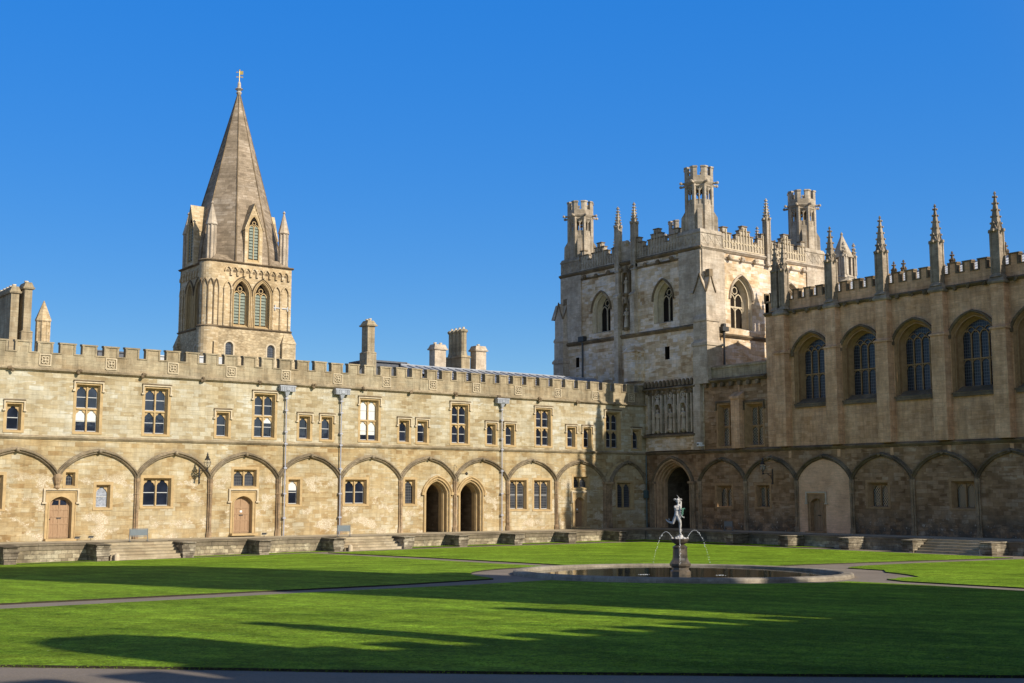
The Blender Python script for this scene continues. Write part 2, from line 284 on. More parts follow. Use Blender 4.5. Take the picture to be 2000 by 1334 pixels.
# ------------------------------------------------------------------ mesh helpers
DE, DS = 83.0, 79.2
SMOOTH = set()
def world(o):
    v = Vector((0, 0, 0))
    while o: v += Vector(o.location); o = o.parent
    return v
class MB:
    """collects shapes given in a wall frame (u along, d out of the wall, z up)"""
    def __init__(s, fr=None): s.v = []; s.f = []; s.fr = fr or (lambda u, d, z: (u, d, z))
    def add(s, vs, fs):
        k = len(s.v); s.v += [s.fr(*p) for p in vs]; s.f += [tuple(i + k for i in f) for f in fs]
    def box(s, u0, u1, d0, d1, z0, z1):
        s.add([(u0, d0, z0), (u1, d0, z0), (u1, d1, z0), (u0, d1, z0), (u0, d0, z1), (u1, d0, z1), (u1, d1, z1), (u0, d1, z1)],
              [(0, 1, 2, 3), (4, 5, 6, 7), (0, 1, 5, 4), (1, 2, 6, 5), (2, 3, 7, 6), (3, 0, 4, 7)])
    def wedge(s, u0, u1, d0, d1, z0, zb, zf):     # sloping top: zb at d0 (back), zf at d1 (front)
        s.add([(u0, d0, z0), (u1, d0, z0), (u1, d1, z0), (u0, d1, z0), (u0, d0, zb), (u1, d0, zb), (u1, d1, zf), (u0, d1, zf)],
              [(0, 1, 2, 3), (4, 5, 6, 7), (0, 1, 5, 4), (1, 2, 6, 5), (2, 3, 7, 6), (3, 0, 4, 7)])
    def taper(s, u0, u1, d0, d1, z0, z1, k, ku=None):       # frustum box
        ku = k if ku is None else ku
        s.add([(u0, d0, z0), (u1, d0, z0), (u1, d1, z0), (u0, d1, z0), (u0 + ku, d0 + k, z1), (u1 - ku, d0 + k, z1), (u1 - ku, d1 - k, z1), (u0 + ku, d1 - k, z1)],
              [(0, 1, 2, 3), (4, 5, 6, 7), (0, 1, 5, 4), (1, 2, 6, 5), (2, 3, 7, 6), (3, 0, 4, 7)])
    def prism(s, poly, d0, d1):                    # polygon in (u,z) pushed through d
        n = len(poly)
        s.add([(a, d0, b) for a, b in poly] + [(a, d1, b) for a, b in poly],
              [tuple(range(n)), tuple(range(n, 2 * n))] + [(i, (i + 1) % n, n + (i + 1) % n, n + i) for i in range(n)])
    def lathe(s, u, d, prof, n=8, rot=0.):
        vs = []; fs = []
        for r, z in prof:
            for i in range(n):
                a = rot + 2 * math.pi * i / n; vs.append((u + r * math.cos(a), d + r * math.sin(a), z))
        for j in range(len(prof) - 1):
            for i in range(n): fs.append((j * n + i, j * n + (i + 1) % n, (j + 1) * n + (i + 1) % n, (j + 1) * n + i))
        fs.append(tuple(range(n))); fs.append(tuple((len(prof) - 1) * n + i for i in range(n)))
        s.add(vs, fs)
    def tube(s, pts, r, n=6):
        vs = []; fs = []; P = [Vector(p) for p in pts]
        for i, p in enumerate(P):
            t = (P[min(i + 1, len(P) - 1)] - P[max(i - 1, 0)]).normalized()
            a = t.orthogonal().normalized() if abs(t.z) > .98 else t.cross(Vector((0, 0, 1))).normalized(); b = t.cross(a)
            rr = r[i] if isinstance(r, (list, tuple)) else r
            for k in range(n):
                q = p + (a * math.cos(2 * math.pi * k / n) + b * math.sin(2 * math.pi * k / n)) * rr; vs.append(tuple(q))
        for j in range(len(P) - 1):
            for i in range(n): fs.append((j * n + i, j * n + (i + 1) % n, (j + 1) * n + (i + 1) % n, (j + 1) * n + i))
        fs.append(tuple(range(n))); fs.append(tuple((len(P) - 1) * n + i for i in range(n)))
        s.add(vs, fs)
    def ball(s, u, d, z, r, n=8, sz=1.):
        s.lathe(u, d, [(r * math.sin(math.pi * i / 6) + 1e-4, z + r * sz * -math.cos(math.pi * i / 6)) for i in range(7)], n)
    def sweep(s, path, prof):                      # path (u,z); profile (offset to the left of travel, d), closed
        vs = []; fs = []; n = len(path); k = len(prof)
        for i, (a, b) in enumerate(path):
            p0 = path[max(i - 1, 0)]; p1 = path[min(i + 1, n - 1)]
            def nr(q0, q1):
                du, dz = q1[0] - q0[0], q1[1] - q0[1]; L = math.hypot(du, dz) or 1; return (-dz / L, du / L)
            if 0 < i < n - 1:
                n1 = nr(p0, (a, b)); n2 = nr((a, b), p1); nx, nz = n1[0] + n2[0], n1[1] + n2[1]; L = math.hypot(nx, nz) or 1; nx /= L; nz /= L
                c = max(.5, nx * n1[0] + nz * n1[1]); nx /= c; nz /= c
            else: nx, nz = nr(p0, p1)
            for o, d in prof: vs.append((a + nx * o, d, b + nz * o))
        for j in range(n - 1):
            for i in range(k): fs.append((j * k + i, j * k + (i + 1) % k, (j + 1) * k + (i + 1) % k, (j + 1) * k + i))
        fs.append(tuple(range(k))); fs.append(tuple((n - 1) * k + i for i in range(k)))
        s.add(vs, fs)
    def loft(s, p0, d0, p1, d1):
        n = len(p0); s.add([(a, d0, b) for a, b in p0] + [(a, d1, b) for a, b in p1], [(i, i + 1, n + i + 1, n + i) for i in range(n - 1)])
    def face(s, poly, d): s.add([(a, d, b) for a, b in poly], [tuple(range(len(poly)))])
    def build(s, name, mat, parent=None, smooth=False, bevel=0.):
        me = bpy.data.meshes.new(name); off = world(parent) if parent else Vector((0, 0, 0))
        me.from_pydata([tuple(Vector(p) - off) for p in s.v], [], s.f)
        bm = bmesh.new(); bm.from_mesh(me); bmesh.ops.recalc_face_normals(bm, faces=bm.faces)
        if smooth:
            for f in bm.faces: f.smooth = True
        bm.to_mesh(me); bm.free()
        me.materials.append(M[mat] if isinstance(mat, str) else mat)
        o = bpy.data.objects.new(name, me); COL.objects.link(o)
        if parent: o.parent = parent
        if bevel:
            b = o.modifiers.new("bevel", 'BEVEL'); b.width = bevel; b.segments = 2; b.limit_method = 'ANGLE'
        return o
def thing(name, loc, label, cat, group=None):
    o = bpy.data.objects.new(name, None); COL.objects.link(o); o.location = loc
    o.empty_display_size = .5
    o["label"] = label; o["category"] = cat
    if group: o["group"] = group
    return o
def tag(o, label, cat, group=None, kind=None):
    if label: o["label"] = label
    if cat: o["category"] = cat
    if group: o["group"] = group
    if kind: o["kind"] = kind
    return o
def dup(o, parent=None):
    c = o.copy(); COL.objects.link(c)
    if parent: c.parent = parent
    for ch in list(o.children): dup(ch, c)
    return c
def struct(o): o["kind"] = "structure"; return o
def FY(y0, s=1): return lambda u, d, z: (u, y0 - s * d, z)     # wall facing -Y
def FX(x0, s=1): return lambda u, d, z: (x0 - s * d, u, z)     # wall facing -X
FE, FS = FY(DE), FX(DS)
TUD = [(0, 1), (.2, .935), (.41, .84), (.56, .73), (.67, .62), (.78, .49), (.86, .37), (.93, .24), (.975, .13), (1, 0)]
def arch(kind, c, hw, zs, rise, n=9):
    """points from left springing over the apex to right springing"""
    h = []
    if kind == 'tudor': h = [(t, y * rise) for t, y in TUD]
    elif kind == 'gothic':
        Rr = (hw * hw + rise * rise) / (2 * hw); cx = hw - Rr
        a1 = math.atan2(rise, -cx)
        h = [((cx + Rr * math.cos(a1 * (1 - i / n))) / hw, Rr * math.sin(a1 * (1 - i / n))) for i in range(n + 1)]
    elif kind == 'round': h = [(math.sin(math.pi / 2 * i / n), rise * math.cos(math.pi / 2 * i / n)) for i in range(n + 1)]
    elif kind == 'cusp':
        for i in range(n + 1):
            t = i / n; h.append((t, rise * ((1 - t ** 2.4) - .22 * math.exp(-((t - .5) / .12) ** 2))))
    h[0] = (0, h[0][1]); h[-1] = (1, 0)
    right = [(c + t * hw, zs + y) for t, y in h]; left = [(c - t * hw, zs + y) for t, y in reversed(h[1:])]
    return left + right
def op(u0, u1, z0, z1, kind=None, rise=0): return dict(u0=u0, u1=u1, z0=z0, z1=z1, kind=kind, rise=rise)
def outline(o, inset=0., drop=0.):
    u0, u1 = o['u0'] + inset, o['u1'] - inset; z0 = o['z0'] + drop
    if not o['kind']: return [(u0, z0), (u0, o['z1'] - inset), (u1, o['z1'] - inset), (u1, z0)]
    zs = o['z1'] - o['rise']; rs = max(.02, o['rise'] - inset)
    return [(u0, z0)] + arch(o['kind'], (u0 + u1) / 2, (u1 - u0) / 2, zs, rs) + [(u1, z0)]
def wall(mb, u0, u1, z0, z1, ops=(), d=0.):
    us = sorted({u0, u1, *[x for o in ops for x in (o['u0'], o['u1'])]}); zs = sorted({z0, z1, *[x for o in ops for x in (o['z0'], o['z1'])]})
    us = [u for u in us if u0 <= u <= u1]; zs = [z for z in zs if z0 <= z <= z1]
    for a, b in zip(us, us[1:]):
        run = None
        for c, e in list(zip(zs, zs[1:])) + [(None, None)]:
            hole = c is None or any(o['u0'] - 1e-6 <= a and b <= o['u1'] + 1e-6 and o['z0'] - 1e-6 <= c and e <= o['z1'] + 1e-6 for o in ops)
            if hole:
                if run: mb.add([(a, d, run[0]), (b, d, run[0]), (b, d, run[1]), (a, d, run[1])], [(0, 1, 2, 3)]); run = None
            else: run = (run[0], e) if run else (c, e)
    for o in ops:
        if o['kind']:
            p = outline(o)[1:-1]; zt = o['z1']
            for (a, b), (c, e) in zip(p, p[1:]):
                if zt - b > 1e-4 or zt - e > 1e-4: mb.add([(a, d, b), (c, d, e), (c, d, zt), (a, d, zt)], [(0, 1, 2, 3)])
def bar(mb, path, w_, d0, d1): mb.sweep(path, [(-w_ / 2, d0), (w_ / 2, d0), (w_ / 2, d1), (-w_ / 2, d1)])

def hood(fr, o, parent, mat='trimpale', ext=.17, drop=.55, out=.13, th=.09):
    mb = MB(fr); u0, u1, z1 = o['u0'] - ext, o['u1'] + ext, o['z1'] + ext
    bar(mb, [(u0, z1 - drop), (u0, z1), (u1, z1), (u1, z1 - drop)], th, 0, out)
    for u, s in ((u0, -1), (u1, 1)): mb.box(u - .13 if s < 0 else u - .07, u + .07 if s < 0 else u + .13, .002, out + .02, z1 - drop - .09, z1 - drop + .02)
    h_ = mb.build("hood_mould", mat, parent)
    mb = MB(fr); mb.wedge(u0 - .07, u1 + .07, .004, out + .04, z1 + .06, z1 + .15, z1 + .08); mb.build("weathering", 'weath', h_)
    return h_

def window(fr, o, parent, cols, rows, gl='glass', blinds=(), hd=True, mat='trim', splay=.10, dep=.30, sash=True, label=None, light='cusp'):
    """square-headed stone window: splayed jambs, mullions, cusped lights, recessed panes"""
    u0, u1, z0, z1 = o['u0'], o['u1'], o['z0'], o['z1']
    f = MB(fr)
    f.loft(outline(o), 0, outline(o, splay, .05), -dep)
    f.add([(u0, 0, z0), (u1, 0, z0), (u1 - splay, -dep, z0 + .07), (u0 + splay, -dep, z0 + .07)], [(0, 1, 2, 3)])
    ring = [(u0, z0), (u0, z1), (u1, z1), (u1, z0)]
    bar(f, [(u0 - .10, z0 - .05), (u0 - .10, z1 + .10), (u1 + .10, z1 + .10), (u1 + .10, z0 - .05)], .20, -.02, .018)
    f.box(u0 - .20, u1 + .20, -.02, .05, z0 - .14, z0 - .003)
    a0, a1, b0, b1 = u0 + splay, u1 - splay, z0 + .07, z1 - splay
    mw, tw = .10, .12; lw = (a1 - a0 - (cols - 1) * mw) / cols; lh = (b1 - b0 - (rows - 1) * tw) / rows
    for i in range(1, cols): x = a0 + i * lw + (i - .5) * mw; f.box(x - mw / 2, x + mw / 2, -dep - .10, -dep + .07, b0, b1)
    for j in range(1, rows): z = b0 + j * lh + (j - .5) * tw; f.box(a0, a1, -dep - .095, -dep + .065, z - tw / 2, z + tw / 2)
    g = MB(fr); bl = MB(fr); sb = MB(fr); cells = []
    for j in range(rows):
        for i in range(cols):
            x0 = a0 + i * (lw + mw); x1 = x0 + lw; y0 = b0 + j * (lh + tw); y1 = y0 + lh; rise = min(lw * .55, lh * .45)
            pts = arch(light, (x0 + x1) / 2, lw / 2, y1 - rise - .03, rise, 8)
            for (p, q), (r_, t) in zip(pts, pts[1:]):
                f.add([(p, -dep - .02, q), (r_, -dep - .02, t), (r_, -dep - .02, y1), (p, -dep - .02, y1)], [(0, 1, 2, 3)])
                f.add([(p, -dep - .02, q), (r_, -dep - .02, t), (r_, -dep - .10, t), (p, -dep - .10, q)], [(0, 1, 2, 3)])
            k = j * cols + i; dd = -dep - .09
            part = dict(blinds).get(k) if blinds else None
            if part:
                bl.face([(x0, y1 - part * lh), (x1, y1 - part * lh), (x1, y1), (x0, y1)], dd + .004)
            g.face([(x0, y0), (x1, y0), (x1, y1), (x0, y1)], dd)
            if sash:
                zc = y0 + lh * .5; sb.box(x0, x1, dd, dd + .03, zc - .025, zc + .025)
                for xx in (x0 + .012, x1 - .012): sb.box(xx - .012, xx + .012, dd, dd + .026, y0, y1)
                sb.box(x0, x1, dd, dd + .028, y0, y0 + .05)
    w_ = f.build("window", mat, parent)
    if label: w_["label"] = label
    g.build("pane", gl, w_)
    if bl.v: bl.build("blind", 'blind', w_)
    if sash and sb.v: sb.build("sash", 'sashp', w_)
    if hd: hood(fr, o, w_, 'weath' if mat == 'strim' else 'trimpale')
    return w_
M['sashp'] = plain("painted_sash", (.42, .42, .42), .5, var=.05)

def lancet(fr, o, parent, n=2, gl='glass', mat='trim', rev=.35, name="window", foil=True, bars=.09, louv=False, tran=None, inset=.2):
    """pointed window: splayed reveal, sub-arches, oculus bars, panes or louvres"""
    f = MB(fr); f.loft(outline(o), 0, outline(o, inset, .25), -rev)
    f.add([(o['u0'], 0, o['z0']), (o['u1'], 0, o['z0']), (o['u1'] - inset, -rev, o['z0'] + .25), (o['u0'] + inset, -rev, o['z0'] + .25)], [(0, 1, 2, 3)])
    bar(f, outline(o, inset * .45, .12), .09, -rev * .6, -rev * .25)
    inn = dict(o); inn['u0'] += inset; inn['u1'] -= inset; inn['z0'] += .25; inn['rise'] = o['rise'] - inset
    zs = o['z1'] - o['rise']; W = inn['u1'] - inn['u0']; lw = W / n
    zl = zs + inn['rise'] * .02
    for i in range(1, n): f.box(inn['u0'] + i * lw - bars / 2, inn['u0'] + i * lw + bars / 2, -rev - .02, -rev + .1, inn['z0'], zl)
    for i in range(n):
        c = inn['u0'] + (i + .5) * lw; hw = lw / 2 * .98
        bar(f, arch('gothic', c, hw, zl - .05, hw * 1.35, 6), bars * .8, -rev - .02, -rev + .09)
    if n == 2 and foil:
        c = (inn['u0'] + inn['u1']) / 2; zc = zl + lw * .95; r_ = lw * .34
        bar(f, [(c + r_ * math.cos(a * math.pi / 6), zc + r_ * math.sin(a * math.pi / 6)) for a in range(13)], bars * .6, -rev - .02, -rev + .09)
    if n > 2:
        for i in range(n - 1):
            c = inn['u0'] + (i + 1) * lw; bar(f, arch('gothic', c, lw / 2, zl + lw * .35, lw * .6, 5), bars * .55, -rev - .02, -rev + .07)
    if tran:
        bar(f, [(inn['u0'], tran), (inn['u1'], tran)], bars, -rev - .02, -rev + .09)
        for i in range(n): bar(f, arch('gothic', inn['u0'] + (i + .5) * lw, lw / 2 * .95, tran - lw * .55, lw * .5, 5), bars * .6, -rev - .02, -rev + .07)
    w_ = f.build(name, mat, parent)
    g = MB(fr); g.face(outline(inn), -rev - .01); g.build("pane", 'dark' if louv else gl, w_)
    if louv:
        lv = MB(fr); z = inn['z0'] + .1
        while z < zl + .1:
            for i in range(n):
                a, b = inn['u0'] + i * lw + bars / 2, inn['u0'] + (i + 1) * lw - bars / 2
                lv.add([(a, -rev + .05, z), (b, -rev + .05, z), (b, -rev + .0, z + .24), (a, -rev + .0, z + .24)], [(0, 1, 2, 3)])
            z += .3
        lv.build("louvre", 'louvre', w_)
    return w_

def pinnacle(mb, u, d, z0, zb, zt, w_=.32, crock=5, spread=1.55, n=4):
    """square shaft, moulded band, crocketed spirelet with finial"""
    rot = math.pi / 4; q = math.sqrt(2)
    mb.lathe(u, d, [(w_ * q * 1.5, z0), (w_ * q * 1.25, z0 + .12), (w_ * q, z0 + .3), (w_ * q, zb - .12)], 4, rot)
    for sx in (-1, 1):
        for sy in (-1, 1): mb.box(u + sx * w_ - .06, u + sx * w_ + .06, d + sy * w_ - .06, d + sy * w_ + .06, z0 + .3, zb - .1)
    mb.lathe(u, d, [(w_ * q, zb - .14), (w_ * q * 1.32, zb - .05), (w_ * q * 1.32, zb + .05), (w_ * q * .95, zb + .12)], 4, rot)
    H = zt - zb; w2 = w_ * .92
    mb.lathe(u, d, [(w2 * q, zb + .1), (w2 * q * .12, zt - .12), (w2 * q * .12, zt - .1)], 4, rot)
    for a in range(4):
        an = a * math.pi / 2; ca, sa = math.cos(an), math.sin(an)
        mb.box(u + ca * w_ * spread - .1, u + ca * w_ * spread + .1, d + sa * w_ * spread - .1, d + sa * w_ * spread + .1, zb - .1, zb + .08)
        mb.tube([(u + ca * w_ * .8, d + sa * w_ * .8, zb), (u + ca * w_ * spread, d + sa * w_ * spread, zb)], .07, 5)
        mb.tube([(u + ca * w_ * 1.02 - sa * w_ * .7, d + sa * w_ * 1.02 + ca * w_ * .7, zb + .1), (u + ca * w_ * 1.02, d + sa * w_ * 1.02, zb + .62), (u + ca * w_ * 1.02 + sa * w_ * .7, d + sa * w_ * 1.02 - ca * w_ * .7, zb + .1)], .045, 4)
    for j in range(crock):
        t = (j + .9) / (crock + .8); z = zb + .1 + H * t; r_ = w2 * q * (1 - t * .9) + .03
        for a in range(4):
            an = math.pi / 4 + a * math.pi / 2
            mb.ball(u + r_ * math.cos(an), d + r_ * math.sin(an), z, .085, 5)
    mb.lathe(u, d, [(.04, zt - .16), (.13, zt - .1), (.06, zt - .04), (.09, zt), (.01, zt + .08)], 6)

def battlement(fr, u0, u1, zc, zb, zt, parent, per, mw, first, th=.35, mats=('parapet', 'coping'), cop=.13, front=.0):
    """parapet with merlons and a moulded coping that steps over them"""
    p = MB(fr); c = MB(fr); f0 = front
    p.box(u0, u1, f0 - th, f0, zc, zb - cop)
    n = 0; a = first; ms = []
    while a < u1:
        b = a + mw
        j1, j2 = random.uniform(-.025, .025), random.uniform(-.025, .025)
        if b > u0: ms.append((max(a + j1, u0), min(b + j2, u1)))
        a += per
    zt0 = zt
    for a, b in ms:
        zt = zt0 + random.uniform(-.02, .02)
        p.box(a + cop, b - cop, f0 - th, f0 - .002, zb - cop, zt - cop)
        c.wedge(a - .05, b + .05, f0 - th - .04, f0 + .07, zt - cop, zt + .02, zt - .03)
        for x0, x1 in ((a, a + cop), (b - cop, b)): c.box(x0, x1, f0 - th - .02, f0 + .05, zb, zt - cop)
    edges = [u0] + [x for m in ms for x in m] + [u1]
    for x0, x1 in zip(edges[0::2], edges[1::2]):
        if x1 - x0 > .02: c.wedge(x0 - .0, x1 + .0, f0 - th - .03, f0 + .06, zb - cop, zb, zb - .05)
    for a, b in ms: c.box(a, a + cop, f0 - th - .02, f0 + .05, zb - cop, zb); c.box(b - cop, b, f0 - th - .02, f0 + .05, zb - cop, zb)
    o = p.build("parapet", mats[0], parent); c.build("coping", mats[1], o); return o

def course(mb, u0, u1, z, h=.3, out=.2):
    """string course or cornice: sloped top, fillet, hollow below"""
    pr = [(0, z - h * .5), (out * .35, z - h * .45), (out * .9, z - h * .05), (out, z), (out, z + h * .16), (out * .2, z + h * .5), (0, z + h * .5)]
    n = len(pr); mb.add([(u0, d, zz) for d, zz in pr] + [(u1, d, zz) for d, zz in pr], [tuple(range(n)), tuple(range(n, 2 * n))] + [(i, (i + 1) % n, n + (i + 1) % n, n + i) for i in range(n)])

def boss(mb, u, z, d=.2, r=.17):
    for k in range(7):
        mb.ball(u + random.uniform(-.12, .12), d + random.uniform(-.05, .08), z + random.uniform(-.12, .12), r * random.uniform(.4, .7), 5)
def quatre(fr, u, z, s, parent):
    m_ = MB(fr); bar(m_, [(u - s, z - s), (u - s, z + s), (u + s, z + s), (u + s, z - s), (u - s, z - s + .001)], .07, .0, .045)
    for a in range(4):
        cx, cz = u + .45 * s * math.cos(a * math.pi / 2 + math.pi / 4), z + .45 * s * math.sin(a * math.pi / 2 + math.pi / 4)
        bar(m_, [(cx + .3 * s * math.cos(k * math.pi / 4), cz + .3 * s * math.sin(k * math.pi / 4)) for k in range(9)], .05, .0, .05)
    m_.ball(u, .03, z, .09, 6)
    return m_.build("carved_panel", 'trimpale', parent)

ARCH_PROF = [(-.12, .0), (-.11, .14), (-.06, .20), (-.02, .13), (.02, .15), (.05, .26), (.10, .28), (.14, .22), (.16, .12), (.20, .12), (.23, .0)]
def blind_arch(fr, c, hw, zs, rise, parent):
    mb = MB(fr); mb.sweep(arch('tudor', c, hw - .02, zs, rise), ARCH_PROF)
    boss_ = MB(fr)
    mb.ball(c, .3, zs + rise + .02, .14, 6)
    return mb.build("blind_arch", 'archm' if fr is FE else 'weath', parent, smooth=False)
def column(fr, c, z0, zs, parent, wide=0.):
    mb = MB(fr)
    for x, r_, dd in ((-.11 - wide, .055, .10), (wide * 0, .075, .18), (.11 + wide, .055, .10)):
        mb.lathe(c + x, dd, [(r_ * 1.9, z0), (r_ * 1.9, z0 + .28), (r_ * 1.4, z0 + .40), (r_, z0 + .5), (r_, zs - 1.05), (r_ * 1.5, zs - .97), (r_, zs - .9), (r_ * 1.3, zs - .5), (r_ * 1.7, zs - .05), (r_ * 1.5, zs + .12)], 8)
    mb.prism([(c - .15 - wide, z0), (c - .15 - wide, zs - .9), (c - .2 - wide, zs), (c - .1, zs + .35), (c + .1, zs + .35), (c + .2 + wide, zs), (c + .15 + wide, zs - .9), (c + .15 + wide, z0)], 0, .05)
    return mb.build("shaft", 'column', parent)

def doorway(fr, u0, u1, z0, zt, parent, paper=False, light=False, mat='trim', label=None, leafm='door', rev=.32):
    """tudor-arched door in a square moulded surround with a label mould"""
    rise = (u1 - u0) * .33; o = op(u0, u1, z0, zt, 'tudor', rise)
    f = MB(fr); f.loft(outline(o), .0, outline(o, .04), -rev)
    s0, s1, st = u0 - .22, u1 + .22, zt + .28
    # flat spandrel surround standing a little proud of the wall
    so_ = op(u0, u1, z0, zt, 'tudor', rise); wall(f, s0, s1, z0, st, [so_], .03)
    f.box(s0 - .06, s0, 0, .08, z0, st); f.box(s1, s1 + .06, 0, .08, z0, st); f.box(s0 - .06, s1 + .06, 0, .085, st, st + .07)
    bar(f, outline(o, -.05), .07, .03, .075)
    f.box(u0 - .3, u1 + .3, 0, .5, z0 - .16, z0 - .004)
    sur = f.build("door_surround", mat, parent)
    h = MB(fr); x0, x1, zz = s0 - .16, s1 + .16, st + .2
    bar(h, [(x0, zz - .85), (x0, zz), (x1, zz), (x1, zz - .85)], .12, 0, .15)
    for u in (x0, x1): h.box(u - .14, u + .14, .0, .17, zz - .95, zz - .84)
    h.build("hood_mould", 'trimpale', sur)
    d_ = MB(fr); inn = dict(o); inn['u0'] += .04; inn['u1'] -= .04; inn['rise'] -= .04
    d_.face(outline(inn), -rev + .005)
    w_ = u1 - u0 - .08; c = (u0 + u1) / 2
    hh = zt - z0; rows_ = [(.04, .34), (.37, .66), (.69, .84)]
    bar(d_, [(u0 + .09, z0 + .04), (u0 + .09, zt - rise)], .09, -rev, -rev + .035); bar(d_, [(u1 - .09, z0 + .04), (u1 - .09, zt - rise)], .09, -rev, -rev + .035)
    bar(d_, [(c, z0), (c, zt - .06)], .09, -rev, -rev + .035)
    for z in (.05, .35, .52, .69): bar(d_, [(u0 + .05, z0 + hh * z), (u1 - .05, z0 + hh * z)], .10, -rev, -rev + .032)
    for k in (-.25, .25): bar(d_, [(c + k * w_, z0 + .1), (c + k * w_, z0 + hh * .69)], .03, -rev, -rev + .024)
    d = d_.build("door", leafm, parent)
    if label: d["label"] = label
    k = MB(fr); k.ball(u0 + .12, -rev + .07, z0 + hh * .46, .045, 8); k.build("door_knob", 'iron', d)
    k = MB(fr); k.box(c - .14, c + .14, -rev + .03, -rev + .05, z0 + hh * .47, z0 + hh * .50); k.build("letter_plate", 'iron', d)
    if paper: k = MB(fr); k.box(c - .10, c + .07, -rev + .035, -rev + .045, z0 + hh * .56, z0 + hh * .61); k.build("notice", 'paper', d)
    if light:
        k = MB(fr); k.face([(c - w_ * .36, z0 + hh * .80), (c + w_ * .36, z0 + hh * .80), (c + w_ * .28, z0 + hh * .91), (c - w_ * .28, z0 + hh * .91)], -rev + .03); k.build("fanlight", 'glass', d)
    return o
def door_op(u0, u1, z0, zt): return op(u0, u1, z0, zt, 'tudor', (u1 - u0) * .33)

def chimney(parent, u0, u1, y0, y1, z0, z1, mat='parapet', pots=2, cap=.12, stage=None, along='x'):
    mb = MB(); mb.box(u0, u1, y0, y1, z0, z1)
    if stage: mb.taper(u0 - .12, u1 + .12, y0 - .12, y1 + .12, z0, stage, 0.); mb.taper(u0 - .16, u1 + .16, y0 - .16, y1 + .16, stage, stage + .14, .12)
    mb.taper(u0 - cap, u1 + cap, y0 - cap, y1 + cap, z1, z1 + .12, -.04); mb.taper(u0 - cap * .8, u1 + cap * .8, y0 - cap * .8, y1 + cap * .8, z1 + .12, z1 + .5, cap * 1.2)
    c = mb.build("chimney", mat, parent)
    for i in range(pots):
        t = (i + .5) / pots; p = MB()
        x, y = ((u0 + u1) / 2, y0 + (y1 - y0) * t) if along == 'y' else (u0 + (u1 - u0) * t, (y0 + y1) / 2)
        p.lathe(x, y, [(.13, z1 + .3), (.11, z1 + .55), (.16, z1 + .62), (.16, z1 + .68)], 8); p.build("chimney_pot", 'clay', c)
    return c

# ================================================================== ground
def zf(x, y):
    a = min(1.08, max(0, (78.2 - y) / 78.2)); b = min(1.08, max(0, (74.4 - x) / 74.4))
    dip = -.28 * min(1.4, max(0, (52 - x) / 34)) * max(0, min(1, y / 78.2)) ** 5
    return 2 * a * b + dip
def axis(lo, hi, far, step):
    a = []; x = lo
    while x <= hi: a.append(x); x += step
    k = step; y = lo; p = []
    while y > -far: k *= 1.7; y -= k; p.append(y)
    k = step; y = hi
    while y < far: k *= 1.7; y += k; a.append(y)
    return sorted(p) + a
g = MB(); xs = axis(-10, 80, 1200, 3); ys = axis(-10, 84, 1200, 3)
g.v = [(x, y, zf(x, y)) for y in ys for x in xs]
g.f = [(j * len(xs) + i, j * len(xs) + i + 1, (j + 1) * len(xs) + i + 1, (j + 1) * len(xs) + i) for j in range(len(ys) - 1) for i in range(len(xs) - 1) if not (29 <= xs[i] < 49.9 and 29 <= ys[j] < 49.9)]
k0 = len(g.v); NA = 112      # the square left out is filled up to the basin rim
for i in range(NA):
    a = 2 * math.pi * (i + .5) / NA; ca, sa = math.cos(a), math.sin(a)
    far = min((50 - 38.8) / ca if ca > 1e-6 else 1e9, (29 - 38.8) / ca if ca < -1e-6 else 1e9, (50 - 38.6) / sa if sa > 1e-6 else 1e9, (29 - 38.6) / sa if sa < -1e-6 else 1e9)
    for r_ in (7.1, 8.3, far): x, y = 38.8 + r_ * ca, 38.6 + r_ * sa; g.v.append((x, y, zf(x, y)))
for i in range(NA):
    a, b = k0 + 3 * i, k0 + 3 * ((i + 1) % NA); g.f += [(a, a + 1, b + 1, b), (a + 1, a + 2, b + 2, b + 1)]
for cx, cy in ((29, 29), (50, 29), (29, 50), (50, 50)):      # corner slivers
    an = math.atan2(cy - 38.6, cx - 38.8) % (2 * math.pi); i = int(an / (2 * math.pi) * NA - .5) % NA
    g.v.append((cx, cy, zf(cx, cy))); g.f.append((k0 + 3 * i + 2, len(g.v) - 1, k0 + 3 * ((i + 1) % NA) + 2))
struct(g.build("ground", 'path'))

def lawn(name, poly, h=.05, step=2.5):
    bm = bmesh.new(); f = bm.faces.new([bm.verts.new((x, y, 0)) for x, y in poly])
    if f.normal.z < 0: f.normal_flip()
    x0, x1 = min(p[0] for p in poly), max(p[0] for p in poly); y0, y1 = min(p[1] for p in poly), max(p[1] for p in poly)
    for ax, lo, hi in ((0, x0, x1), (1, y0, y1)):
        t = math.floor(lo / step) * step + step
        while t < hi:
            co = (t, 0, 0) if ax == 0 else (0, t, 0); no = (1, 0, 0) if ax == 0 else (0, 1, 0)
            bmesh.ops.bisect_plane(bm, geom=bm.verts[:] + bm.edges[:] + bm.faces[:], plane_co=co, plane_no=no); t += step
    for v in bm.verts: v.co.z = zf(v.co.x, v.co.y) + h
    ed = [e for e in bm.edges if e.is_boundary]
    r = bmesh.ops.extrude_edge_only(bm, edges=ed)
    side = [f for f in r['geom'] if isinstance(f, bmesh.types.BMFace)]
    for v in [v for v in r['geom'] if isinstance(v, bmesh.types.BMVert)]: v.co.z -= h + .06
    for f in side: f.material_index = 1
    me = bpy.data.meshes.new(name); bm.normal_update(); bm.to_mesh(me); bm.free()
    me.materials.append(M['grass']); me.materials.append(M['soil'])
    o = bpy.data.objects.new(name, me); COL.objects.link(o); return struct(o)
PC = (38.8, 38.6); PR = 7.35
def arc(r, a0, a1, n=18): return [(PC[0] + r * math.cos(R(a0 + (a1 - a0) * i / n)), PC[1] + r * math.sin(R(a0 + (a1 - a0) * i / n))) for i in range(n + 1)]
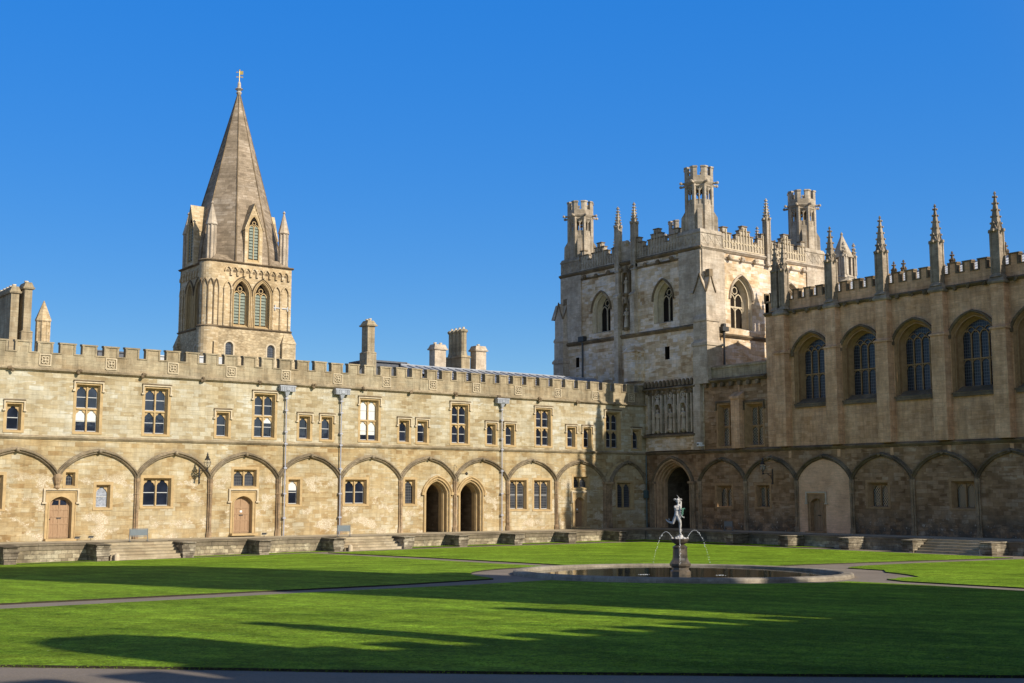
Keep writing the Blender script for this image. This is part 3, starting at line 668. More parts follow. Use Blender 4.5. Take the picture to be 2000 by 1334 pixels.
# far left quarter
lawn("lawn", [(-4, 34.9), (9.6, 35.9), (17.4, 37.2), (24, 38.2), (29.4, 39.7)] + arc(9.2, 172, 92, 16)[1:] + [(38.9, 48.6), (38.7, 52), (39.2, 62), (39.6, 74.3), (-4, 74.3)])
# far right quarter, beyond the pool
lawn("lawn", arc(9.4, 80, 18, 14) + [(51.5, 42.0), (58, 41.9), (70.6, 41.6), (70.8, 60), (70.8, 74.3), (41.0, 74.3), (40.9, 62), (40.6, 50)])
# right quarter
lawn("lawn", [(70.6, 40.1), (58, 39.9), (53.4, 39.5), (51.2, 38.9)] + arc(11.2, -2, -14, 3) + arc(10., -24, -50, 6) + arc(9.1, -56, -61, 2) + [(42.5, 30.6), (41.7, 29.2), (41.4, 20), (41, 4), (70.6, 4)])
# near quarter
near = [(30.6, 37.5), (28.7, 37.1), (25.9, 36.5), (19.7, 35.8), (12, 34.2), (6, 33.0), (2.6, 31.5), (1.6, 27.0), (2.6, 23.4)] + \
       [(5.3, 19.75), (7.4, 17.8), (9.3, 15.95), (11.1, 14.4), (14, 12.05), (16.8, 9.9), (21, 7.2), (27, 4.6), (35, 3.4), (38.9, 4), (39.3, 12), (39.6, 22), (39.9, 27), (39.8, 29.6)]
lawn("lawn", near + arc(8.3, 276, 188, 18), h=.04)
# real tufts on the part of the lawn nearest the camera, and a ragged fringe along its edge
def inside(p, poly):
    c = False; j = len(poly) - 1
    for i in range(len(poly)):
        (xi, yi), (xj, yj) = poly[i], poly[j]
        if (yi > p[1]) != (yj > p[1]) and p[0] < (xj - xi) * (p[1] - yi) / (yj - yi) + xi: c = not c
        j = i
    return c
rb = random.Random(11); gb = MB(); NP = near + arc(8.3, 276, 188, 18)
def tuft(x, y, h, w_, zo=.03):
    a = rb.uniform(0, 6.28); z = zf(x, y) + zo; dx_, dy_ = math.cos(a) * w_, math.sin(a) * w_; lx, ly = rb.uniform(-.02, .02), rb.uniform(-.02, .02); k = len(gb.v)
    gb.v += [(x - dx_, y - dy_, z), (x + dx_, y + dy_, z), (x + lx, y + ly, z + h)]; gb.f.append((k, k + 1, k + 2))
cnt = 0
while cnt < 120000:
    d_ = 19 + 24 * rb.random() ** 1.3; an = R(37.4 + rb.uniform(-24.5, 24.5)); x, y = d_ * math.sin(an), d_ * math.cos(an)
    if inside((x, y), NP): tuft(x, y, rb.uniform(.012, .026), rb.uniform(.005, .010)); cnt += 1
for (a, b), (c_, d_) in zip(near, near[1:]):
    L = math.hypot(c_ - a, d_ - b)
    if b > 20 and a < 30 and (b + d_) / 2 > 30: continue
    for k in range(int(L * 90)): t = rb.random(); tuft(a + (c_ - a) * t + rb.uniform(-.04, .02), b + (d_ - b) * t + rb.uniform(-.04, .02), rb.uniform(.008, .022), .009, rb.uniform(-.02, .03))
tag(gb.build("grass_blades", 'grass'), "short mown grass blades on the nearest lawn", "grass", kind="stuff")
# grass strips under the terraces
lawn("grass_verge", [(-4, 76.4), (26.0, 76.4), (26.0, 78.15), (-4, 78.15)], h=.03)
lawn("grass_verge", [(32.6, 76.5), (43, 76.4), (43, 78.15), (32.6, 78.15)], h=.03)
lawn("grass_verge", [(49.2, 76.4), (72.4, 76.4), (72.4, 60), (74.35, 58), (74.35, 78.15), (49.2, 78.15)], h=.06)

# ================================================================== terraces
tp = MB(); tp.add([(-12, 78.15, .9), (79.25, 78.15, .9), (79.25, 83.05, .9), (-12, 83.05, .9)], [(0, 1, 2, 3)])
tp.add([(74.35, 8, .902), (79.25, 8, .902), (79.25, 78.15, .902), (74.35, 78.15, .902)], [(0, 1, 2, 3)])
struct(tp.build("terrace_paving", 'flag'))
def terrace(fr, y_or_x, u0, u1, piers, steps, label, loc):
    t = thing("terrace_wall", loc, label, "terrace wall")
    segs = []; a = u0
    for s0, s1 in steps: segs.append((a, s0)); a = s1
    segs.append((a, u1))
    wl = MB(fr); cp = MB(fr)
    for a, b in segs:
        wl.box(a, b, -.4, 0, -.5, .52); 
        x = a
        while x < b - .01:      # coping stones, slightly uneven
            L = min(random.uniform(1.1, 2.1), b - x); o = random.uniform(-.015, .015)
            cp.box(x + .008, x + L - .008, -.5, .05 + o, .52, .80 + o * .3); cp.wedge(x + .006, x + L - .006, -.62, .12 + o, .80 + o * .3, .93, .90 + o * .5); x += L
    wl.build("wall", 'rubble', t); cp.build("coping", 'tcoping', t)
    for p in piers:
        m_ = MB(fr); z = -.5; lev = [(-.06, -.5, .12), (0, .12, .46), (.05, .46, .68), (.0, .68, .80)]
        for e, a, b in lev:
            j = random.uniform(-.03, .03); m_.box(p - e + j, p + .85 + e + j, -.1, 1.9 + e + j, a + .004, b)
        m_.wedge(p - .06, p + .91, -.3, 2.0, .80, .92, .86)
        m_.build("pier", 'pierst', t, bevel=.03)
    for s0, s1 in steps:
        m_ = MB(fr); n = 5; H = .90 / n
        for i in range(n):
            d1 = .33 * (n - i) - .05; m_.box(s0, s1, -.6, d1 + .03, .90 - .9 + H * i - (.5 if i == 0 else 0), H * (i + 1) - .03); m_.box(s0 + .01, s1 - .01, -.6, d1 + .06, H * (i + 1) - .03, H * (i + 1))
        m_.build("steps", 'step', t, bevel=.015)
    return t
FTE, FTS = FY(78.2), FX(74.4)
terrace(FTE, 0, -12, 74.4, [9.5, 15, 20.4, 25.9, 31.5, 36.9, 42.6, 48.4, 53.3, 58.6, 64.1, 69.6], [(26.9, 31.5), (43.6, 48.4)], "low stone terrace wall with square piers along the foot of the sunlit cream range", (30, 78.2, 0))
terrace(FTS, 0, 8, 78.15, [9.5, 15, 20.5, 26, 31.5, 37, 44.15, 50.0, 55.3, 60.8, 66.3, 71.6], [(45.15, 50.0)], "low stone terrace wall with square piers along the foot of the shaded brown range", (74.4, 50, 0))
sl = "squat stone guard stub at the "
for x, y, side in ((27.2, 76.3, "foot of the leftmost sunlit steps"), (43.9, 76.3, "foot of the second sunlit steps"), (72.7, 50.25, "left foot of the shaded steps"), (72.7, 45.0, "right foot of the shaded steps")):
    b = MB(); z = zf(x, y); b.lathe(x, y, [(.17, z - .1), (.17, z + .28), (.14, z + .40), (.07, z + .46), (.01, z + .47)], 10)
    o = b.build("guard_stone", 'trimpale', None); tag(o, sl + side, "guard stone", "guard stones at the terrace steps")

# ================================================================== east range (sunlit, facing the camera)
er = thing("east_range", (40, DE, 0), "long two-storey cream stone college range in full sun with battlements and blind arches", "building")
Ecols = [3.8, 9.2, 14.6, 20.0, 25.37, 30.78, 36.12, 41.5, 46.77, 52.22, 57.48, 62.93, 68.28, 73.92]
uwE = [(26.4, 28.0), (31.15, 32.8), (39.45, 41.1), (48.45, 50.1), (57.15, 58.8), (66.05, 67.7), (74.2, 75.85), (15.5, 17.1), (5.5, 7.1)]
usE = [21.95, 36.5, 43.15, 45.05, 52.05, 53.78, 60.75, 62.73, 69.6, 71.5, 77.5, 11.2]
ops_up = [op(a, b, 8.12, 11.34) for a, b in uwE]; ops_us = [op(a, a + .92, 8.1, 9.84) for a in usE]
low = {'g0': op(21.0, 21.95, 3.0, 5.2), 'g1': op(28.0, 28.95, 3.02, 4.6), 'g2': op(31.25, 33.25, 3.1, 5.08), 'g3': op(42.36, 43.32, 3.17, 5.06), 'g4': op(47.2, 49.12, 3.18, 5.09), 'g5': op(52.66, 53.62, 3.15, 5.12),
       'g6': op(63.2, 65.0, 2.66, 5.15), 'g7': op(65.82, 67.62, 2.62, 5.16), 'g8': op(75.5, 77.4, 2.7, 5.0), 'dw1': op(25.93, 26.55, 4.5, 5.42), 'dw2': op(37.95, 39.75, 4.5, 5.75), 'dw3': op(70.3, 72.05, 4.5, 5.5)}
dE = [door_op(24.95, 26.4, 1.05, 3.8), door_op(38.02, 39.45, 1.15, 3.82), door_op(70.4, 71.5, 1.1, 3.68)]
archs = [op(54.62, 56.85, .9, 5.1, 'tudor', 1.05), op(58.0, 60.2, .9, 5.06, 'tudor', 1.05)]
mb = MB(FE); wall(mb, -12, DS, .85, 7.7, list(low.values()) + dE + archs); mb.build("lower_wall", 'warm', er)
mb = MB(FE); wall(mb, -12, DS, 7.7, 12.05, ops_up + ops_us); mb.build("upper_wall", 'upper', er)
mb = MB(); mb.box(-12, 79.1, DE + 8.8, DE + 9, 0, 13.2); mb.build("rear_wall", 'upper', er)
mb = MB(FE); course(mb, -12, DS - .1, 7.7, .28, .18); mb.build("string_course", 'coping', er)
mb = MB(FE); course(mb, -12, DS - .1, 12.16, .22, .24); mb.box(-12, DS - .1, -.1, .1, 12.26, 12.34); mb.build("cornice", 'coping', er)
battlement(FE, -12, DS - .02, 12.3, 13.42, 14.12, er, 1.473, 1.0, -11.62 - 1.473 * .0, th=.38, front=-.02)
for k in range(13):
    u = 24.23 + 4.43 * k if k < 13 else 0
    if u < 78.5: quatre(FE, u, 12.85, .36, er)
for u in [17.6, 22.0, 26.45, 30.9, 35.3, 39.75, 44.2, 48.6, 53.0, 57.4, 61.9, 66.3, 70.7, 75.1]: mb = MB(FE); boss(mb, u, 12.14, .24, .2); mb.build("cornice_boss", 'weath', er)
blE = {0: [(2, .62), (3, .62)], 3: [(0, .95), (1, .95), (2, .8), (3, .8)], 2: [(3, .35)]}
for i, o in enumerate(ops_up):
    bl = blE.get(i, ())
    # pane order counts from the bottom row
    if i == 0: bl = [(0, .55), (1, .55)]
    if i == 3: bl = [(0, .72), (1, .72), (2, .97), (3, .97)]
    if i == 2: bl = [(1, .3)]
    window(FE, o, er, 2, 2, blinds=bl)
for i, o in enumerate(ops_us): window(FE, o, er, 1, 1, blinds=[(0, .14)] if i == 5 else ())
window(FE, low['g0'], er, 1, 1, hd=False); window(FE, low['g1'], er, 1, 1, gl='curtain', hd=False)
window(FE, low['g2'], er, 2, 1, hd=False); window(FE, low['g3'], er, 1, 1, hd=False, blinds=[(0, .42)]); window(FE, low['g4'], er, 2, 1, hd=False)
window(FE, low['g5'], er, 1, 1, gl='leaded', hd=False, sash=False)
for k in ('g6', 'g7'): window(FE, low[k], er, 2, 1, gl='leaded', hd=False, sash=True)
window(FE, low['g8'], er, 2, 1, gl='leaded', hd=False, sash=False, blinds=[(0, 1.), (1, 1.)] and ())
for k in ('dw1',): window(FE, low[k], er, 1, 1, gl='leaded', hd=False, sash=False)
for k in ('dw2', 'dw3'): window(FE, low[k], er, 2, 1, gl='leaded', hd=False, sash=False)
doorway(FE, 24.95, 26.4, 1.05, 3.8, er, light=True); doorway(FE, 38.02, 39.45, 1.15, 3.82, er, paper=True); doorway(FE, 70.4, 71.5, 1.1, 3.68, er, paper=True)
for o in archs:      # two open archways into a passage
    f = MB(FE); prev = (0., 0.)
    for ins, dd in ((.0, -.12), (.12, -.14), (.14, -.45), (.3, -.5), (.32, -.95)):
        f.loft(outline(o, prev[0]), prev[1], outline(o, ins), dd); prev = (ins, dd)
    for ins, r_, dd in ((-.12, .09, .05), (.05, .07, -.08), (.2, .07, -.42)): 
        pth = outline(o, ins); f.sweep(pth, [(r_ * math.cos(a * math.pi / 3), dd + r_ * math.sin(a * math.pi / 3)) for a in range(6)])
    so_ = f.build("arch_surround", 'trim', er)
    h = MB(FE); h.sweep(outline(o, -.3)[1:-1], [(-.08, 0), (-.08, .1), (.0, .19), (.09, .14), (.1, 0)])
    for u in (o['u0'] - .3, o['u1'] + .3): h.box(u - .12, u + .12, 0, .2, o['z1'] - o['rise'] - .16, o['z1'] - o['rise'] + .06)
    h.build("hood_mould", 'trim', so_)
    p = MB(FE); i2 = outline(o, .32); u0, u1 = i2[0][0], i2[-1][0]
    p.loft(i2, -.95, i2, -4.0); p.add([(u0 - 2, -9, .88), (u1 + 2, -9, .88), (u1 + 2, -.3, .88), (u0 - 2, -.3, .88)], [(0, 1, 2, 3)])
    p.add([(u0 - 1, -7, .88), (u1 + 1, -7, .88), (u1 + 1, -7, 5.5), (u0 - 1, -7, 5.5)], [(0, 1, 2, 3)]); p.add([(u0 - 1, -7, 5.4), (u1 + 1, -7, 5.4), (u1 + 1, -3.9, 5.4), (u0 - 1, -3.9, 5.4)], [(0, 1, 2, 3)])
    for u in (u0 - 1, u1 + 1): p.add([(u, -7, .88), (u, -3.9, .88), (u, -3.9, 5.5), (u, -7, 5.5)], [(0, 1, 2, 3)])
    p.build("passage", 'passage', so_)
cs = Ecols + [79.0]
for i, (a, b) in enumerate(zip(cs, cs[1:])):
    if abs(a - 73.92) < .1: a = 74.75
    blind_arch(FE, (a + b) / 2, (b - a) / 2, 5.0, 1.82, er)
for c in Ecols:
    if abs(c - 25.37) < .1:
        k = MB(FE); k.lathe(c + .0, .1, [(.05, 4.25), (.2, 4.4), (.14, 4.55), (.22, 4.75), (.3, 5.05), (.2, 5.3)], 8); k.build("corbel", 'column', er)
    else: column(FE, c, .9, 4.95, er)
column(FE, 74.6, .9, 4.95, er); k = MB(FE); k.box(73.8, 74.75, .0, .14, .9, 4.85); k.taper(73.7, 74.9, 0, .36, 4.85, 5.05, -.03); k.build("pier", 'column', er)
# rainwater pipes
for u, zb in ((41.95, .9), (46.65, .9), (62.2, .9)):
    p = MB(FE); p.tube([(u, .2, zb), (u, .2, 11.6)], .05, 8)
    for z in (2.2, 4.0, 5.9, 7.7, 8.6, 10.2, 11.1): p.box(u - .12, u + .12, .02, .28, z - .06, z + .06)
    pp = p.build("downpipe", 'leadgrey', er)
    h = MB(FE); h.box(u - .62, u + .62, .05, .42, 11.62, 12.0); h.taper(u - .66, u + .66, .04, .46, 11.96, 12.06, 0); h.add([(u - .07, .12, 11.25), (u + .07, .12, 11.25), (u + .07, .28, 11.25), (u - .07, .28, 11.25), (u - .22, .06, 11.63), (u + .22, .06, 11.63), (u + .22, .38, 11.63), (u - .22, .38, 11.63)], [(0, 1, 2, 3), (4, 5, 6, 7), (0, 1, 5, 4), (1, 2, 6, 5), (2, 3, 7, 6), (3, 0, 4, 7)])
    for j in range(9): h.box(u - .6 + j * .14, u - .55 + j * .14, .42, .46, 11.66, 11.96)
    h.box(u - .12, u + .12, .42, .48, 11.7, 11.93); h.build("hopper_head", 'lead', pp)
p = MB(FE); p.tube([(78.95, .25, .9), (78.95, .25, 7.5)], .06, 6); p.box(78.7, 79.1, .1, .36, 3.6, 4.3); p.build("downpipe", 'teal', er)
# roof
rf = MB(); rf.add([(56.5, DE + .5, 13.3), (79.2, DE + .5, 13.3), (79.2, 90, 15.15), (56.5, 90, 15.15), (79.2, 92, 13.2), (56.5, 92, 13.2)], [(0, 1, 2, 3), (3, 2, 4, 5)])
rf.add([(-12, DE + .5, 12.9), (56.5, DE + .5, 12.9), (56.5, 88, 13.9), (-12, 88, 13.9), (56.5, 92, 12.9), (-12, 92, 12.9)], [(0, 1, 2, 3), (3, 2, 4, 5)])
rf.add([(56.5, DE + .5, 12.9), (56.5, 92, 12.9), (56.5, 90, 15.15)], [(0, 1, 2)])
x = 57.2
while x < 79:
    rf.tube([(x, DE + .5, 13.34), (x, 90, 15.2)], .05, 5); x += .85
rf.tube([(56.5, 90, 15.2), (79.2, 90, 15.2)], .09, 6)
roof = rf.build("roof", 'lead', er)
x = 57.5      # pale vent boxes glimpsed through the crenels
for x in (58.15, 64.0, 69.9):
    v = MB(); v.box(x, x + .5, DE + .9, DE + 1.3, 13.3, 13.75); v.box(x + .08, x + .2, DE + .85, DE + .9, 13.42, 13.62); v.box(x + .3, x + .42, DE + .85, DE + .9, 13.42, 13.62); v.build("roof_vent", 'sashp', roof)
ga = MB(); ga.box(53.3, 57.0, 90.2, 93, 13, 15.3); ga.add([(53.3, 90.2, 13), (53.3, 90.2, 15.3), (52.0, 90.2, 13.9), (51.6, 90.2, 13)], [(0, 1, 2, 3)]); ga.taper(53.1, 57.2, 90, 93.1, 15.3, 15.45, 0); ga.build("slate_penthouse", 'slate', roof)
ga = MB(); ga.box(57.0, 57.45, 90, 93, 13, 15.35); ga.build("penthouse_end", 'parapet', roof)
chimney(roof, 53.15, 53.85, 90.0, 91.0, 13, 18.35, stage=16.0, along='y', pots=2, cap=.16)
chimney(roof, 60.3, 61.5, 90.3, 91.2, 13, 16.85, mat='pale', pots=2)
chimney(roof, 64.7, 65.85, 90.1, 91.0, 13, 17.0, mat='pale', pots=1)
c = MB(); c.taper(63.0, 63.95, 90, 92.7, 13, 16.3, .0); c.taper(62.92, 64.03, 89.92, 92.78, 16.3, 16.5, .1)
for j in range(4): c.lathe(63.5, 90.42 + j * .62, [(.42, 16.4), (.3, 16.9), (.3, 18.6), (.42, 18.72), (.42, 18.85), (.3, 18.95)], 8, R(22.5))
c = c.build("chimney", 'parapet', roof)
for j in range(4): p = MB(); p.lathe(63.5, 90.42 + j * .62, [(.12, 18.9), (.1, 19.1), (.13, 19.15)], 7); p.build("chimney_pot", 'clay', c)
chimney(roof, 23.75, 24.3, 90.2, 95, 12.5, 18.3, along='y', pots=6, mat='parapet')
chimney(roof, 24.62, 25.15, 90.0, 91.4, 12.5, 18.65, stage=15.5, along='y', pots=1, mat='parapet')
c = MB(); c.lathe(26.0, 90, [(.46, 12.8), (.46, 16.3), (.56, 16.4), (.56, 16.5), (.05, 17.85), (.03, 17.9)], 8, R(22.5))
for a in range(8): c.tube([(26 + .46 * math.cos(R(22.5 + a * 45)), 90 + .46 * math.sin(R(22.5 + a * 45)), 12.8), (26 + .46 * math.cos(R(22.5 + a * 45)), 90 + .46 * math.sin(R(22.5 + a * 45)), 16.35)], .06, 5)
c.build("stair_turret", 'bell', roof)
for a, b, z in ((28.8, 31.2, 14.15), (33.2, 34.2, 14.1), (36.4, 38.2, 14.25)):
    c = MB(); c.box(a, b, 86.2, 87.2, 13, z - .1); c.box(a - .1, b + .1, 86.1, 87.3, z - .1, z); c.box(b - .35, b + .02, 86.05, 86.2, 13.2, z - .12); c.build("roof_light", 'sashp' if a > 30 else 'slate', roof)

# ================================================================== great hall (right, in shade)
gh = thing("great_hall", (DS, 55, 0), "shaded great hall with tall traceried windows, buttresses and a row of crocketed pinnacles", "hall")
HW = [63.45, 58.6, 53.75, 48.9, 44.0]; HB = [66.2, 61.0, 56.2, 51.35, 46.5, 41.7]
hops = [op(c - 1.82, c + 1.82, 11.25, 17.0, 'tudor', 1.6) for c in HW]
sw3, sw4 = op(56.6, 58.45, 3.0, 4.85), op(49.35, 51.2, 2.95, 4.9); sd = door_op(62.75, 63.95, 1.0, 3.62)
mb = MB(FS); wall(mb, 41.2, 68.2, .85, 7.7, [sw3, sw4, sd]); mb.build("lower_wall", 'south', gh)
mb = MB(FS); wall(mb, 41.2, 68.2, 7.7, 19.2, hops); mb.build("upper_wall", 'hall', gh)
mb = MB(); mb.box(DS + 12.6, DS + 13, 41.2, 68.2, 0, 20.6); mb.box(DS + .02, DS + 13, 67.8, 68.18, 7, 20.2); mb.box(DS + .02, DS + 13, 41.22, 41.6, 0, 20.2); mb.build("end_wall", 'hall', gh)
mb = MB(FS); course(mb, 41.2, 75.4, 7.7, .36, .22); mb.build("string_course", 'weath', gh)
mb = MB(FS); course(mb, 41.2, 68.2, 19.05, .32, .28)
for a, b in zip(HB, HB[1:]):
    for k in range(3): boss(mb, b + (a - b) * (k + 1) / 4, 18.95, .22, .2)
mb.build("cornice", 'weath', gh)
battlement(FS, 41.2, 68.2, 19.2, 20.15, 20.9, gh, 1.212, .72, 41.48, th=.4, mats=('hall', 'weath'), front=-.02)
r_ = MB(); r_.add([(DS + .4, 41.3, 20.0), (DS + .4, 68.1, 20.0), (DS + 6.5, 68.1, 21.95), (DS + 6.5, 41.3, 21.95), (DS + 12.6, 68.1, 20), (DS + 12.6, 41.3, 20)], [(0, 1, 2, 3), (3, 2, 4, 5)])
y = 41.8
while y < 68: r_.tube([(DS + .4, y, 20.05), (DS + 6.5, y, 22.0)], .07, 5); y += 1.0
r_.tube([(DS + 6.5, 41.3, 22.0), (DS + 6.5, 68.1, 22.0)], .1, 6); r_.build("roof", 'lead', gh)
r_ = MB(FX(DS + 12.6)); y = 41.3
r_.box(41.2, 68.2, -.4, 0, 20.4, 20.9)
while y < 68: r_.box(y, y + .72, -.4, 0, 20.9, 21.6); y += 1.212
r_.build("rear_parapet", 'hall', gh)
for i, o in enumerate(hops):
    lancet(FS, o, gh, 4, 'stained', mat='strim', rev=.95, tran=13.75, inset=.42, foil=False, bars=.08)
    s_ = MB(FS); c = (o['u0'] + o['u1']) / 2
    s_.prism([(c - 1.85, 11.3), (c + 1.85, 11.3), (c + 1.85, 11.18), (c - 1.85, 11.18)], 0, .14)
    s_.wedge(c - 1.72, c + 1.72, -.7, .2, 10.98, 11.75, 11.14); s_.build("sill", 'weath', gh)
    h = MB(FS); h.sweep(outline(o, -.10)[1:-1], [(-.08, 0), (-.08, .12), (.0, .22), (.1, .18), (.13, 0)])
    for u in (o['u0'] - .05, o['u1'] + .05): h.box(u - .1, u + .1, 0, .2, o['z1'] - 1.75, o['z1'] - 1.45)
    h.build("hood_mould", 'weath', gh)
for i, b in enumerate(HB):
    m_ = MB(FS); 
    m_.box(b - .56, b + .56, 0, .75, 7.86, 15.5); m_.wedge(b - .64, b + .64, 0, .84, 15.5, 15.95, 15.62); m_.box(b - .5, b + .5, 0, .62, 15.6, 18.75)
    bt = m_.build("buttress", 'hall', gh)
    cp = MB(FS); cp.taper(b - .6, b + .6, -.1, .72, 18.75, 18.88, -.06); cp.taper(b - .64, b + .64, -.1, .78, 18.88, 19.35, .22)
    us = ([b + .5, b - .35] if i == 0 else [b])
    for u in us: pinnacle(cp, u, .3, 19.2, 22.55, 25.35 if u == b else 25.2, .31 if i else .25, 5, 1.65)
    cp.build("pinnacle", 'pinn', bt)
window(FS, sw3, gh, 2, 1, gl='diamond', hd=False, sash=False, mat='strim', dep=.42, splay=.2); window(FS, sw4, gh, 2, 1, gl='diamond', hd=False, sash=False, mat='strim', dep=.42, splay=.2)
doorway(FS, 62.75, 63.95, 1.0, 3.62, gh, mat='strim')
bay = op(59.86 + .16, 65.32 - .16, .9, 6.75, 'tudor', 1.75); m_ = MB(FS); inn_ = [p for p in outline(bay)]
m_.loft(inn_, .0, inn_, .022); wall(m_, bay['u0'], bay['u1'], .9, 6.75, [], .022) if False else None
cu = [(a, b) for a, b in inn_[1:-1]]
for (a, b), (c_, e_) in zip(cu, cu[1:]):
    if a >= 62.5 and c_ <= 64.2: pass
    lo = .9
    for x0, x1 in ((a, min(c_, 62.5)), (max(a, 62.5), min(c_, 64.2)), (max(a, 64.2), c_)):
        if x1 - x0 < 1e-4: continue
        f0, f1 = (x0 - a) / (c_ - a), (x1 - a) / (c_ - a); z0_ = 3.95 if x0 >= 62.499 and x1 <= 64.201 else .9
        m_.add([(x0, .022, z0_), (x1, .022, z0_), (x1, .022, b + (e_ - b) * f1), (x0, .022, b + (e_ - b) * f0)], [(0, 1, 2, 3)])
m_.build("pale_infill", 'infill', gh)
Scols = [43.76, 49.05, 54.38, 59.86, 65.32, 70.82, 76.15]
for a, b in zip(Scols, Scols[1:]):
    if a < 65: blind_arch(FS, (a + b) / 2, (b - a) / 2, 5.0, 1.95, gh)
for c in Scols[:-2]: column(FS, c, .9, 4.95, gh, .02)
# slim pilaster strips from the arches to the string course
for u in (46.3, 51.2, 56.1, 61.0, 65.9): m_ = MB(FS); m_.box(u - .14, u + .14, 0, .06, 6.9, 7.5); m_.build("pilaster_strip", 'hall', gh)
# octagonal turret and finials behind the hall roof
t = MB(); t.lathe(88.6, 67.2, [(.95, 20), (.95, 23.0), (1.05, 23.1), (.8, 23.3)], 8, R(22.5))
for a in range(8):
    an = R(22.5 + 45 * a); t.box(88.6 + .74 * math.cos(an) - .1, 88.6 + .74 * math.cos(an) + .1, 67.2 + .74 * math.sin(an) - .1, 67.2 + .74 * math.sin(an) + .1, 23.2, 24.9)
t.lathe(88.6, 67.2, [(.95, 24.9), (.95, 25.05), (.08, 27.0), (.14, 27.1), (.02, 27.3)], 8, R(22.5))
for a in range(4):
    an = R(45 + 90 * a); pinnacle(t, 88.6 + 1.0 * math.cos(an), 67.2 + 1.0 * math.sin(an), 23.0, 25.0, 26.2, .12, 3)
t.build("stair_turret", 'turr', gh)
for y in (63.9, 62.9, 58.1, 53.2, 48.4): t = MB(); pinnacle(t, 91.5, y, 20.5, 23.2, 24.4, .2, 2); t.build("finial", 'weath', gh)

# lower range continuing out of the frame
wr = thing("south_range_west", (DS, 20, 0), "lower continuation of the shaded brown range beyond the great hall", "building")
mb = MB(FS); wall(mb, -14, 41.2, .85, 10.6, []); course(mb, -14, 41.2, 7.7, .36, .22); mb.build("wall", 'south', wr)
battlement(FS, -14, 41.18, 10.6, 11.2, 11.9, wr, 1.55, 1.0, -13, th=.38, mats=('hall', 'weath'), front=-.02)
mb = MB(); mb.box(DS + .4, DS + 9, -14, 41.15, .5, 11.0); mb.build("roof", 'lead', wr)

# ================================================================== stair hall block and bell tower at the corner
gt = thing("great_tower", (DS, 85, 0), "massive square battlemented corner tower with four open octagonal turrets above the great doorway", "tower")
bigd = op(77.35, 81.7, .9, 6.9, 'tudor', 1.9)
sw1, sw2 = op(72.45, 74.2, 2.85, 4.7), op(67.95, 69.65, 2.88, 4.7)
W1, W2 = op(72.0, 73.85, 8.1, 11.7), op(68.75, 70.6, 8.1, 11.6)
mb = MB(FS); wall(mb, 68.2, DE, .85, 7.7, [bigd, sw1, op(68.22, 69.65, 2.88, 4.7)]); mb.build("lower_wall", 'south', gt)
mb = MB(FS); wall(mb, 68.2, 75.5, 7.7, 14.1, [W1, W2]); mb.build("link_wall", 'south', gt)
window(FS, sw1, gt, 2, 1, gl='diamond', hd=False, sash=False, mat='strim', dep=.42, splay=.2); window(FS, op(68.22, 69.65, 2.88, 4.7), gt, 2, 1, gl='diamond', hd=False, sash=False, mat='strim', dep=.42, splay=.1)
window(FS, W1, gt, 2, 2, gl='diamond', hd=True, sash=False, mat='strim', dep=.5, splay=.22, light='gothic'); window(FS, W2, gt, 2, 2, gl='diamond', hd=True, sash=False, mat='strim', dep=.5, splay=.22, light='gothic')
m_ = MB(FS); m_.box(70.85, 71.8, 0, .6, 7.86, 12.1); m_.wedge(70.75, 71.9, 0, .72, 12.1, 12.75, 12.3); m_.box(71.22, 71.38, 0, .08, 12.7, 13.7); m_.build("buttress", 'hall', gt)
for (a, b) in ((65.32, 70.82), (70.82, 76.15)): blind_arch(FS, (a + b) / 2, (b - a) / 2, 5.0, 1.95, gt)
for c in Scols[-2:]: column(FS, c, .9, 4.95, gt, .02)
mb = MB(FS); course(mb, 68.2, 75.5, 13.85, .42, .42)
for k in range(7): mb.prism([(68.9 + k * 1.0, 13.66), (69.25 + k * 1.0, 13.66), (69.2 + k * 1.0, 13.3), (68.95 + k * 1.0, 13.3)], 0, .34)
mb.build("corbel_course", 'weath', gt)
mb = MB(FS); mb.box(68.2, 75.5, -.5, -.02, 14.0, 14.95); mb.wedge(68.2, 75.5, -.6, .08, 14.95, 15.3, 15.1); mb.build("link_parapet", 'parapet', gt)
mb = MB(); mb.box(DS + .5, DS + 13, 68.25, 75.4, 13.5, 14.2); mb.build("link_roof", 'lead', gt)
# doorway
f = MB(FS); prev = (0., 0.)
for ins, dd in ((.03, -.12), (.12, -.15), (.14, -.38), (.26, -.42), (.28, -.68), (.42, -.72), (.45, -1.0)):
    f.loft(outline(bigd, prev[0]), prev[1], outline(bigd, ins), dd); prev = (ins, dd)
for ins, r_, dd in ((-.16, .1, .08), (.08, .06, -.12), (.22, .06, -.40), (.36, .06, -.70)): f.sweep(outline(bigd, ins), [(r_ * math.cos(a * math.pi / 3), dd + r_ * math.sin(a * math.pi / 3)) for a in range(6)])
ds_ = f.build("great_doorway", 'dtrim', gt)
f = MB(FS); f.sweep(outline(bigd, -.34)[1:-1], [(-.1, 0), (-.1, .16), (.02, .28), (.13, .2), (.15, 0)]); f.build("hood_mould", 'weath', ds_)
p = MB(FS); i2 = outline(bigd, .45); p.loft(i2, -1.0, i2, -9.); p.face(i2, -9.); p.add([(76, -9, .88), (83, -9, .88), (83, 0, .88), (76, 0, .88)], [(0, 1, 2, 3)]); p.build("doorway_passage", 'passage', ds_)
for u in (77.0, 82.1):
    m_ = MB(FS); m_.box(u - .3, u + .3, 0, .22, .9, 4.9); m_.taper(u - .36, u + .36, 0, .4, 4.9, 5.1, 0)
    for v_ in (u - .12, u + .12): m_.tube([(v_, .26, .9), (v_, .26, 4.9)], .06, 6)
    m_.build("door_pier", 'column', ds_)
m_ = MB(FS); course(m_, 75.5, DE, 7.7, .36, .22); m_.build("string_course", 'weath', gt)
